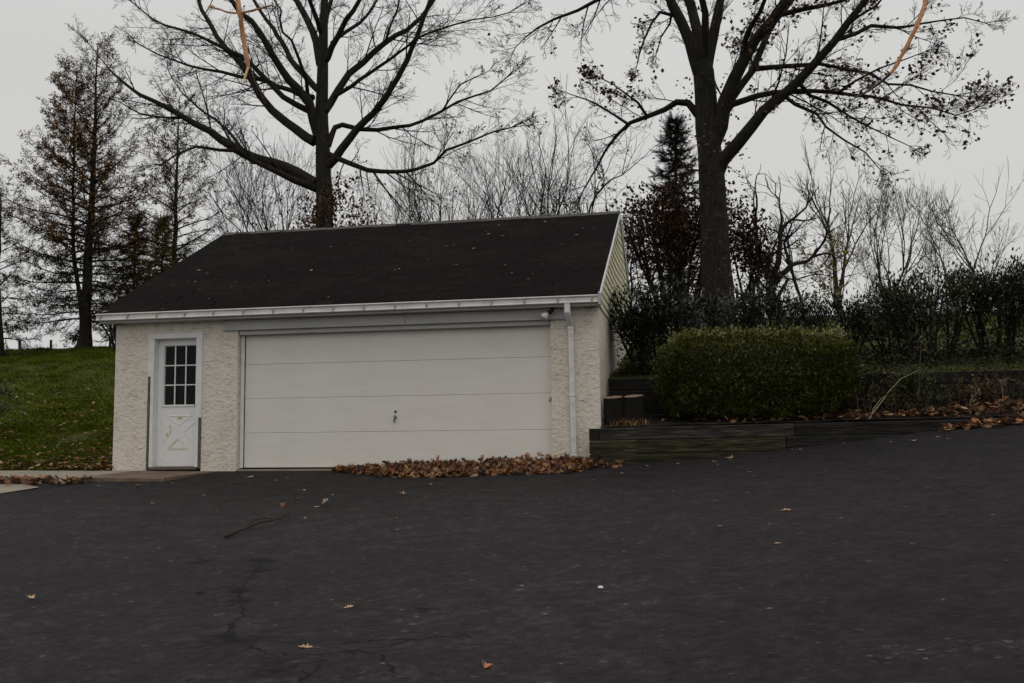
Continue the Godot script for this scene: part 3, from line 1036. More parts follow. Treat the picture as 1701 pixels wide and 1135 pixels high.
func shingle_box(m: MB, p: Vector3, s: Vector3, bas: Basis) -> void:
	# cut edges of black felt, tinted dark to paint in the course shadow lines, the face carries the granules
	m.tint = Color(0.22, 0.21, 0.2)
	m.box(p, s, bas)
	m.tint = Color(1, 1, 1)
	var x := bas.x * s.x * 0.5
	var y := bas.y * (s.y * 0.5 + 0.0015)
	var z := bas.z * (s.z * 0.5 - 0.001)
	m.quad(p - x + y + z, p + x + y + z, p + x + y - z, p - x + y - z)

func gutter(g: Node3D) -> void:
	var mb := MB.new()
	var xc := (-2.375 + 5.595) / 2
	var len := 5.595 + 2.375
	mb.cbox(Vector3(xc, 2.397, 0.240), Vector3(len, 0.070, 0.010), 0.002)
	mb.cbox(Vector3(xc, 2.442, 0.254), Vector3(len, 0.022, 0.034), 0.006)
	mb.cbox(Vector3(xc, 2.353, 0.252), Vector3(len, 0.020, 0.032), 0.006)
	mb.box(Vector3(xc, 2.346, 0.222), Vector3(len, 0.006, 0.044))
	for x: float in [-2.372, 5.592]:
		mb.box(Vector3(x, 2.40, 0.225), Vector3(0.006, 0.10, 0.05))
	var gu := obj("gutter", mb, M.gutter, g)
	var cl := MB.new()
	cl.cbox(Vector3.ZERO, Vector3(0.018, 0.10, 0.010), 0.003)
	cl.box(Vector3(0.013, 0.0, -0.002), Vector3(0.006, 0.072, 0.006))
	var clip := cl.mesh(M.gutter_dirt)
	for k in 17:
		put("bracket", clip, gu).position = Vector3(-2.30 + 0.4875 * k + rng.randf_range(-0.01, 0.01), 2.397, 0.2655)
	mb = MB.new()
	mb.cbox(Vector3(5.178, 1.035, 0.042), Vector3(0.082, 2.0, 0.06), 0.008, Basis(Vector3.BACK, 0.010))
	var ds := obj("downspout", mb, M.gutter, g)
	mb = MB.new()
	mb.cbox(Vector3(5.150, 2.272, 0.232), Vector3(0.086, 0.15, 0.062), 0.01)
	mb.cbox(Vector3(5.155, 2.128, 0.132), Vector3(0.08, 0.062, 0.25), 0.01, Basis(Vector3.RIGHT, -0.72))
	obj("elbow", mb, M.gutter, ds)
	for y: float in [2.0, 1.03, 0.17]:
		mb = MB.new()
		mb.cbox(Vector3(5.178 - (y - 1.035) * 0.010, y, 0.043), Vector3(0.090, 0.035, 0.068), 0.006)
		obj("collar", mb, M.gutter, ds)

func garage_door(g: Node3D) -> void:
	var gd := Node3D.new()
	gd.name = "garage_door"
	g.add_child(gd)
	var mb: MB
	for k in 4:
		mb = MB.new()
		mb.cbox(Vector3(2.435, 0.012 + 0.5335 * (k + 0.5), -0.160), Vector3(4.875, 0.5305, 0.05), 0.004)
		obj("panel", mb, M.door, gd)
	mb = MB.new()
	mb.box(Vector3(2.435, 1.08, -0.189), Vector3(4.875, 2.13, 0.006))
	obj("backing", mb, M.interior, gd)
	mb = MB.new()
	mb.tube(PackedVector3Array([Vector3(2.458, 0.845, -0.136), Vector3(2.458, 0.845, -0.122)]), PackedFloat32Array([0.022, 0.018]), 10)
	obj("keyhole", mb, M.metal, gd)
	mb = MB.new()
	mb.tube(PackedVector3Array([Vector3(2.452, 0.755, -0.136), Vector3(2.452, 0.755, -0.10)]), PackedFloat32Array([0.026, 0.014]), 10)
	mb.cbox(Vector3(2.452, 0.735, -0.096), Vector3(0.022, 0.12, 0.018), 0.005, Basis(Vector3.BACK, -0.12))
	obj("handle", mb, M.metal, gd)
	mb = MB.new()
	mb.cbox(Vector3(4.835, 0.985, -0.128), Vector3(0.022, 0.06, 0.016), 0.004)
	mb.cbox(Vector3(4.82, 0.975, -0.122), Vector3(0.035, 0.018, 0.012), 0.004)
	obj("latch", mb, M.metal, gd)
	mb = MB.new()
	mb.cbox(Vector3(-0.032, 1.04, -0.105), Vector3(0.055, 2.06, 0.03), 0.004)
	obj("door_stop", mb, M.trim, g)
	mb = MB.new()
	mb.cbox(Vector3(2.40, 2.105, -0.06), Vector3(4.90, 0.066, 0.10), 0.004)
	obj("door_stop", mb, M.lintel, g)
	mb = MB.new()
	mb.cbox(Vector3(1.18, 2.222, 0.026), Vector3(2.96, 0.160, 0.048), 0.005)
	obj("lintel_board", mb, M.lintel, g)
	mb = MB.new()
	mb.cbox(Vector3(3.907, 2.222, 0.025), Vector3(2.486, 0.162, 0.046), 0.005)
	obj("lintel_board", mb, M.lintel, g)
	mb = MB.new()
	mb.box(Vector3(2.40, -0.06, -0.105), Vector3(4.93, 0.10, 0.19))
	obj("door_sill", mb, M.concrete, g)

func service_door(g: Node3D) -> void:
	var mb := MB.new()
	# casing: white above, weathered bare wood low down on the outside
	mb.cbox(Vector3(-1.556, 1.79, 0.006), Vector3(0.072, 0.67, 0.03), 0.004)
	mb.cbox(Vector3(-0.692, 1.46, 0.006), Vector3(0.062, 1.33, 0.03), 0.004)
	mb.cbox(Vector3(-1.125, 2.088, 0.008), Vector3(0.935, 0.076, 0.032), 0.004)
	mb.cbox(Vector3(-1.513, 1.04, -0.065), Vector3(0.056, 2.02, 0.17), 0.003)
	mb.cbox(Vector3(-0.735, 1.04, -0.065), Vector3(0.056, 2.02, 0.17), 0.003)
	mb.cbox(Vector3(-1.12, 2.058, -0.075), Vector3(0.72, 0.03, 0.15), 0.003)
	var fr := obj("door_frame", mb, M.trim, g)
	mb = MB.new()
	mb.cbox(Vector3(-1.572, 0.725, 0.003), Vector3(0.036, 1.45, 0.024), 0.004)
	mb.cbox(Vector3(-0.679, 0.40, 0.003), Vector3(0.034, 0.79, 0.024), 0.004)
	var ww := obj("weathered_casing", mb, M.weathered, fr)
	ww.set_meta("label", "weathered bare wood at the foot of the casing")
	mb = MB.new()
	mb.cbox(Vector3(-1.12, 0.012, -0.05), Vector3(0.80, 0.045, 0.19), 0.006)
	obj("sill", mb, M.weathered, fr)
	var x0 := -1.482
	var x1 := -0.762
	var zf := -0.10
	mb = MB.new()
	var part := func(a: float, b: float, y0: float, y1: float) -> void:
		mb.box(Vector3((a + b) / 2, (y0 + y1) / 2, zf - 0.022), Vector3(b - a, y1 - y0, 0.044))
	part.call(x0, -1.372, 0.955, 2.046)
	part.call(-0.817, x1, 0.955, 2.046)
	part.call(-1.372, -0.817, 1.94, 2.046)
	part.call(-1.372, -0.817, 0.955, 1.007)
	var d := obj("service_door", mb, M.slab_door, g)
	mb = MB.new()
	mb.quad(Vector3(x0, 0.04, zf), Vector3(x1, 0.04, zf), Vector3(x1, 0.955, zf), Vector3(x0, 0.955, zf), Vector2(0, 1), Vector2(1, 1), Vector2(1, 0), Vector2(0, 0))
	mb.quad(Vector3(x1, 0.04, zf - 0.044), Vector3(x0, 0.04, zf - 0.044), Vector3(x0, 0.955, zf - 0.044), Vector3(x1, 0.955, zf - 0.044))
	mb.quad(Vector3(x0, 0.04, zf - 0.044), Vector3(x1, 0.04, zf - 0.044), Vector3(x1, 0.04, zf), Vector3(x0, 0.04, zf))
	obj("lower_panel", mb, M.door_paint, d)
	# moulding round the glass, glazing bars and nine panes
	mb = MB.new()
	for q: Array in [[-1.095, 1.96, 0.62, 0.026], [-1.095, 0.988, 0.62, 0.026]]:
		mb.cbox(Vector3(q[0], q[1], zf + 0.005), Vector3(q[2], q[3], 0.020), 0.005)
	for x: float in [-1.391, -0.799]:
		mb.cbox(Vector3(x, 1.474, zf + 0.005), Vector3(0.026, 0.944, 0.020), 0.005)
	obj("window_moulding", mb, M.trim, d)
	var pw := (1.372 - 0.817) / 3.0
	var ph := (1.94 - 1.007) / 3.0
	for k in [1, 2]:
		mb = MB.new()
		mb.cbox(Vector3(-1.372 + pw * k, 1.4735, zf - 0.004), Vector3(0.020, 0.93, 0.02), 0.004)
		obj("glazing_bar", mb, M.trim, d)
		mb = MB.new()
		mb.cbox(Vector3(-1.0945, 1.007 + ph * k, zf - 0.005), Vector3(0.55, 0.020, 0.018), 0.004)
		obj("glazing_bar", mb, M.trim, d)
	mb = MB.new()
	mb.box(Vector3.ZERO, Vector3(pw - 0.012, ph - 0.012, 0.004))
	var pane := mb.mesh(M.glass)
	for i in 3:
		for j in 3:
			put("pane", pane, d).position = Vector3(-1.372 + pw * (i + 0.5), 1.007 + ph * (j + 0.5), zf - 0.022)
	# cross-buck triangles
	var line := func(m: MB, a: Vector2, b: Vector2) -> void:
		var v := b - a
		m.cbox(Vector3((a.x + b.x) / 2, (a.y + b.y) / 2, zf + 0.002), Vector3(v.length(), 0.012, 0.010), 0.003, Basis(Vector3.BACK, v.angle()))
	for t: Array in [[Vector2(-1.29, 0.83), Vector2(-0.889, 0.83), Vector2(-1.097, 0.68)], [Vector2(-1.378, 0.755), Vector2(-1.231, 0.602), Vector2(-1.366, 0.416)], [Vector2(-0.80, 0.755), Vector2(-1.01, 0.57), Vector2(-0.84, 0.438)], [Vector2(-1.108, 0.471), Vector2(-1.28, 0.307), Vector2(-0.95, 0.307)]]:
		mb = MB.new()
		for k in 3: line.call(mb, t[k], t[(k + 1) % 3])
		obj("cross_moulding", mb, M.door_paint, d)
	mb = MB.new()
	mb.tube(PackedVector3Array([Vector3(-0.785, 1.0, zf), Vector3(-0.785, 1.0, zf + 0.05)]), PackedFloat32Array([0.012, 0.012]), 8)
	mb.tube(PackedVector3Array([Vector3(-0.785, 1.0, zf + 0.035), Vector3(-0.785, 0.996, zf + 0.055), Vector3(-0.785, 0.99, zf + 0.085)]), PackedFloat32Array([0.018, 0.030, 0.014]), 10)
	obj("handle", mb, M.metal, d)

func flood_light() -> void:
	var t := thing("flood_light", "small dark flood light with a clear bulb hanging under the eave", "flood light", Vector3(4.915, SOFFIT, 0.10))
	var mb := MB.new()
	mb.tube(PackedVector3Array([Vector3(0, 0.0, 0), Vector3(0, -0.018, 0)]), PackedFloat32Array([0.035, 0.03]), 12)
	mb.tube(PackedVector3Array([Vector3(0, -0.015, 0), Vector3(-0.01, -0.045, 0.01)]), PackedFloat32Array([0.012, 0.012]), 8)
	obj("bracket", mb, M.dark, t)
	mb = MB.new()
	mb.tube(PackedVector3Array([Vector3(0.0, -0.035, 0.005), Vector3(-0.055, -0.085, 0.05), Vector3(-0.07, -0.10, 0.06)]), PackedFloat32Array([0.028, 0.032, 0.036]), 12)
	obj("socket", mb, M.dark, t)
	mb = MB.new()
	mb.tube(PackedVector3Array([Vector3(-0.066, -0.096, 0.058), Vector3(-0.085, -0.115, 0.072), Vector3(-0.115, -0.143, 0.095), Vector3(-0.128, -0.155, 0.104)]), PackedFloat32Array([0.034, 0.048, 0.062, 0.050]), 14)
	var gm := mat(0.50, 0.50, 0.49, 0.18)
	obj("bulb", mb, gm, t)

# ---------------------------------------------------------------- everything
func _ready() -> void:
	var cam := Camera3D.new()
	cam.name = "camera"
	add_child(cam)
	cam.position = Vector3(6.990, 0.479, 13.761)
	cam.rotation_degrees = Vector3(5.5474, 11.1025, -0.6466)
	cam.fov = 39.26
	cam.near = 0.05
	cam.far = 1500.0
	cam.current = true
	var env := Environment.new()
	env.background_mode = Environment.BG_SKY
	env.tonemap_mode = Environment.TONE_MAPPER_LINEAR
	env.tonemap_exposure = 1.0
	env.sdfgi_enabled = true
	env.ssao_enabled = true
	env.ssil_enabled = true
	var sky := Sky.new()
	var pan := PanoramaSkyMaterial.new()
	var cl := FastNoiseLite.new()
	cl.seed = 9
	cl.frequency = 0.9
	cl.fractal_octaves = 4
	var si := Image.create(512, 256, false, Image.FORMAT_RGBF)
	for y in 256:
		var up := (0.5 - (y + 0.5) / 256.0) * PI
		for x in 512:
			var az := (x + 0.5) / 512.0 * TAU
			var dir := Vector3(cos(az) * cos(up), sin(up), sin(az) * cos(up))
			var k := 1.0 + 0.075 * cl.get_noise_3d(dir.x * 1.3, dir.y * 3.0, dir.z * 1.3)
			var l := lerpf(0.615, 0.655, clampf(sin(up) * 1.6, 0.0, 1.0)) * k
			if up < 0.0: l = 0.16
			si.set_pixel(x, y, Color(l * 1.0, l * 0.995, l * 0.985))
	pan.panorama = ImageTexture.create_from_image(si)
	sky.sky_material = pan
	env.sky = sky
	var we := WorldEnvironment.new()
	we.name = "world_environment"
	we.environment = env
	add_child(we)
	var sun := DirectionalLight3D.new()
	sun.name = "sun"
	sun.light_energy = 0.15
	sun.light_color = Color(1.0, 0.97, 0.93)
	sun.light_angular_distance = 40.0
	sun.shadow_enabled = true
	sun.sky_mode = DirectionalLight3D.SKY_MODE_LIGHT_ONLY
	sun.rotation_degrees = Vector3(-66, 28, 0)
	add_child(sun)

	rng.seed = 1
	bumps.seed = 4
	bumps.frequency = 0.05
	bumps.fractal_octaves = 3
	make_materials()
	M.mesh_small = small_leaf(M.leaf, 0.5)
	M.mesh_wide = small_leaf(M.leaf, 0.75)
	M.mesh_glossy = small_leaf(M.leaf_glossy, 0.42)
	M.mesh_glossy_wide = small_leaf(M.leaf_glossy, 0.55)
	M.mesh_spray = spray_shape(M.leaf)
	M.mesh_oak = leaf_shape(M.dead_leaf, true, 0.35, 1.0, 0.85)
	M.mesh_oak_curled = leaf_shape(M.dead_leaf, true, 0.9, 1.0, 0.8)
	ground()
	garage()
	flood_light()
	walls_and_paths()
	left_oak()
	right_oak()
	background_trees()
	shrubs()
	bed_things()
	grass()
	litter()

func ground() -> void:
	# the lawn hill behind, open where the garage and the planting bed stand
	var xs := [-320.0, -220.0, -150.0, -100.0, -80.0, -60.0]
	for k in 45: xs.append(-50.0 + k)
	xs.append_array([-5.0, -4.0, -3.0, -2.15, -1.0, 0.0, 1.0, 2.0, 3.0, 4.0, 5.55, 6.3])
	for k in 44: xs.append(7.0 + k)
	xs.append_array([60.0, 80.0, 100.0, 150.0, 220.0, 320.0])
	var zs := [-320.0, -220.0, -150.0, -100.0, -80.0, -60.0, -50.0]
	for k in 38: zs.append(-45.0 + k)
	zs.append_array([-7.66, -7.0, -6.0, -5.0, -4.0, -3.0, -2.0, -1.12, -0.6, 0.02])
	var mb := MB.new()
	mb.grid(xs.size(), zs.size(), func(i: int, j: int) -> Vector3: return Vector3(xs[i], land_h(xs[i], zs[j]), zs[j]))
	mb.grid_faces(0, xs.size(), zs.size(), func(i: int, j: int) -> bool:
		var x: float = (xs[i] + xs[i + 1]) / 2
		var z: float = (zs[j] + zs[j + 1]) / 2
		if x > -2.15 and x < 5.55 and z > -7.66: return false
		if x > 5.55 and z > -1.12: return false
		return true)
	struct("lawn", mb, M.lawn)
	# the plain ground in front and all round, under the drive
	mb = MB.new()
	var zf := [0.02, 1.0, 2.0, 4.0, 6.0, 8.0, 10.0, 12.0, 14.0, 16.0, 20.0, 26.0, 34.0, 45.0, 60.0, 90.0, 150.0, 220.0, 320.0]
	mb.grid(xs.size(), zf.size(), func(i: int, j: int) -> Vector3: return Vector3(xs[i], drive_h(xs[i], zf[j]) - 0.14, zf[j]))
	mb.grid_faces(0, xs.size(), zf.size(), func(_i: int, _j: int) -> bool: return true)
	struct("ground", mb, M.lawn)
	# driveway
	mb = MB.new()
	var nx := 133
	var nz := 93
	var px := func(i: int) -> float: return -10.0 + i * 0.25
	var pz := func(j: int) -> float: return -0.02 if j == 0 else j * 0.25
	mb.grid(nx, nz, func(i: int, j: int) -> Vector3: return Vector3(px.call(i), drive_h(px.call(i), pz.call(j)) + 0.010 * bumps.get_noise_2d(px.call(i) * 14.0, pz.call(j) * 14.0) * smoothstep(0.3, 1.5, pz.call(j)), pz.call(j)))
	mb.grid_faces(0, nx, nz, func(i: int, j: int) -> bool: return not (px.call(i) > 5.3 and j == 0))
	var uv2 := PackedVector2Array()
	for k in mb.uv.size():
		var p := mb.v[k]
		mb.uv[k] = Vector2((p.x - DRIVE.position.x) / DRIVE.size.x, (p.z - DRIVE.position.y) / DRIVE.size.y)
		uv2.append(Vector2(p.x / 2.3 + p.z * 0.21, p.z / 2.3))
	var arr := []
	arr.resize(Mesh.ARRAY_MAX)
	arr[Mesh.ARRAY_VERTEX] = mb.v
	arr[Mesh.ARRAY_NORMAL] = mb.n
	arr[Mesh.ARRAY_TEX_UV] = mb.uv
	arr[Mesh.ARRAY_TEX_UV2] = uv2
	arr[Mesh.ARRAY_INDEX] = mb.ix
	var am := ArrayMesh.new()
	am.add_surface_from_arrays(Mesh.PRIMITIVE_TRIANGLES, arr)
	am.surface_set_material(0, M.asphalt)
	tag(put("driveway", am), "", "", "", "structure")
	# planting bed behind the timber wall
	mb = MB.new()
	mb.grid(60, 7, func(i: int, j: int) -> Vector3:
		var x := 5.58 + i * 0.4
		var z := -1.14 + j * 0.22
		return Vector3(x, bed_h(x, z), z))
	mb.grid_faces(0, 60, 7, func(_i: int, _j: int) -> bool: return true)
	struct("planting_bed", mb, M.soil)

func walls_and_paths() -> void:
	rng.seed = 202
	# concrete path in two slabs
	var slab := func(called: String, label: String, xa0: float, xb0: float, xa1: float, xb1: float, ya0: float, yb0: float, ya1: float, yb1: float, m: Material) -> void:
		var mb := MB.new()
		# back edge at z 0 (a, b), front edge at z 1 with a rounded nose
		var a := Vector3(xa0, ya0, 0.004)
		var b := Vector3(xb0, yb0, 0.004)
		var c := Vector3(xb1, yb1, 1.0)
		var d := Vector3(xa1, ya1, 1.0)
		var down := Vector3(0, -0.34, 0)
		var nose := Vector3(0, -0.018, 0.018)
		mb.quad(d, c, b, a)
		mb.quad(d + nose, c + nose, c, d)
		mb.quad(d + down + Vector3(0, 0, 0.02), c + down + Vector3(0, 0, 0.02), c + nose, d + nose)
		mb.quad(a + down, d + down, d, a)
		mb.quad(c + down, b + down, b, c)
		var o := struct(called, mb, m)
		o.set_meta("label", label)
	slab.call("concrete_path", "pale concrete path slab along the foot of the lawn", -9.0, -1.80, -9.0, -1.90, 0.02, -0.022, -0.01, -0.066, M.concrete)
	slab.call("concrete_path", "brown stained concrete step slab at the service door", -1.792, -0.36, -1.89, -0.66, -0.022, -0.034, -0.068, -0.086, M.stained)
	# lower apron of concrete at the drive's edge
	var mb := MB.new()
	var cp := [-2.56,2.45, -2.56,2.00, -2.27,1.58, -2.73,1.31, -3.13,1.30, -3.74,1.30]
	var pts := []
	for i in range(0, cp.size(), 2): pts.append(Vector3(cp[i], drive_h(cp[i], cp[i + 1]) + 0.012, cp[i + 1]))
	for i in range(1, pts.size() - 1):
		var p := [pts[0], pts[i], pts[i + 1]]
		mb.out(p, (pts[0] + pts[i] + pts[i + 1]) / 3 - Vector3(0, 1, 0))
	struct("concrete_apron", mb, M.concrete)
	# timber retaining wall: courses of long timbers with tie ends at the left
	var tw := thing("timber_wall", "low dark retaining wall of stacked weathered timbers along the driveway", "retaining wall", Vector3(5.43, 0.551, 0.21))
	var lay := func(parent: Node3D, x0: float, x1: float, row: int, m: Material, z := 0.0, tilt := 0.013, ch := 0.181) -> void:
		var q := MB.new()
		var l := x1 - x0
		q.cbox(Vector3(l / 2, -ch / 2, 0), Vector3(l - 0.008, ch - 0.006, 0.18), 0.012)
		var o := obj("timber", q, m, parent)
		o.position = Vector3(x0, -ch * row + tilt * x0, z + rng.randf_range(-0.006, 0.006))
		o.rotation.z = tilt
	lay.call(tw, 0.0, 0.142, 0, M.end_grain)
	lay.call(tw, 0.142, 2.79, 0, M.timber[0])
	lay.call(tw, 2.79, 5.45, 0, M.timber[3])
	lay.call(tw, 5.45, 8.1, 0, M.timber[3])
	lay.call(tw, 0.0, 2.67, 1, M.timber[1])
	lay.call(tw, 2.67, 5.3, 1, M.timber[3])
	lay.call(tw, 0.0, 0.15, 2, M.end_grain)
	lay.call(tw, 0.15, 2.5, 2, M.timber[2])
	lay.call(tw, 2.5, 4.6, 2, M.timber[3])
	lay.call(tw, 0.05, 2.6, 3, M.timber[2])
	# the upper wall at the back of the bed
	var uw := thing("timber_wall", "upper dark timber wall behind the clipped hedge, below the lawn", "retaining wall", Vector3(5.6, 1.315, -1.05))
	for row in 4:
		var cut := rng.randf_range(1.9, 2.5)
		lay.call(uw, 0.0, cut, row, M.timber_black, 0.03 if row == 1 else 0.0, 0.0, 0.185)
		lay.call(uw, cut, cut + 2.5, row, M.timber_black, 0.03 if row == 1 else 0.0, 0.0, 0.185)
		lay.call(uw, cut + 2.5, cut + 5.0, row, M.timber_black, 0.03 if row == 1 else 0.0, 0.0, 0.185)
		lay.call(uw, cut + 5.0, cut + 7.6, row, M.timber_black, 0.03 if row == 1 else 0.0, 0.0, 0.185)
	# two sawn logs standing by the corner of the garage, their tops cut on a slant
	for k in 2:
		var t := thing("cut_log", ["upright dark log with a pale slanted cut top, against the garage corner", "upright dark log with a pale slanted cut top, beside the hedge end"][k], "log", Vector3(5.745 + 0.292 * k, 0.55, -0.16), "sawn logs by the garage corner")
		var lm := MB.new()
		var n := 20
		var top := []
		for s in n:
			var a := TAU * s / n
			var r := 0.138 + 0.006 * sin(a * 3 + k) + 0.004 * sin(a * 7)
			var x := cos(a) * r
			var z := sin(a) * r
			top.append(Vector3(x, 0.452 + 0.012 * k - z * 0.17 + x * 0.05, z))
		var cap := MB.new()
		for s in n:
			var p: Vector3 = top[s]
			var q: Vector3 = top[(s + 1) % n]
			lm.out([Vector3(p.x * 1.05, -0.1, p.z * 1.05), Vector3(q.x * 1.05, -0.1, q.z * 1.05), q, p], Vector3(0, 0.2, 0))
			cap.out([Vector3(0, 0.453 + 0.012 * k, 0), p, q], Vector3(0, 0, 0))
		obj("bark", lm, M.log_bark, t)
		obj("cut_face", cap, M.log_top, t)

# ---------------------------------------------------------------- the two large oaks
func big_oak(called: String, label: String, at: Vector3, limbs: Array, seed: int, every: float, lo: float, hi: float, kids: Array) -> Array:
	rng.seed = seed
	var t := thing(called, label, "tree", at)
	var twigs := MB.new()
	var tips := []
	var low_tips := []
	for k in limbs.size():
		var l: Array = limbs[k]
		var path := smooth_path(l[0], l[1], l[2], 0.0 if k == 0 else minf(0.03, float(l[1]) * 0.2))
		var mb := MB.new()
		if k == 0:
			var rad: PackedFloat32Array = path[1]
			mb.tube(path[0], rad, 16, 0.035)
			obj("trunk", mb, M.bark, t)
		else:
			mb.tube(path[0], path[1], 8 if l[1] > 0.08 else 6, 0.05)
			obj("branch", mb, M.bark if l[1] > 0.1 else M.bark_dark, t)
			var total := 0.0
			for i in (path[0] as PackedVector3Array).size() - 1: total += path[0][i].distance_to(path[0][i + 1])
			var P := {"kids": kids, "ratio": 0.52, "angle": [0.35, 1.0], "up": 0.05, "wob": 0.17, "least": 0.0040, "segs": 3, "from": 0.15}
			P.up = rng.randf_range(-0.04, 0.09)
			var mine := []
			twigs_on(twigs, path, every, lo * clampf(total / 5.0, 0.5, 1.2), hi * clampf(total / 5.0, 0.45, 1.2), P, mine, 0.22 if l[1] > 0.1 else 0.1, 0.45)
			for e: Array in mine: tips.append([e[0], e[1], k])
	obj("twigs", twigs, M.twig, t).set_meta("kind", "stuff")
	return [t, tips]

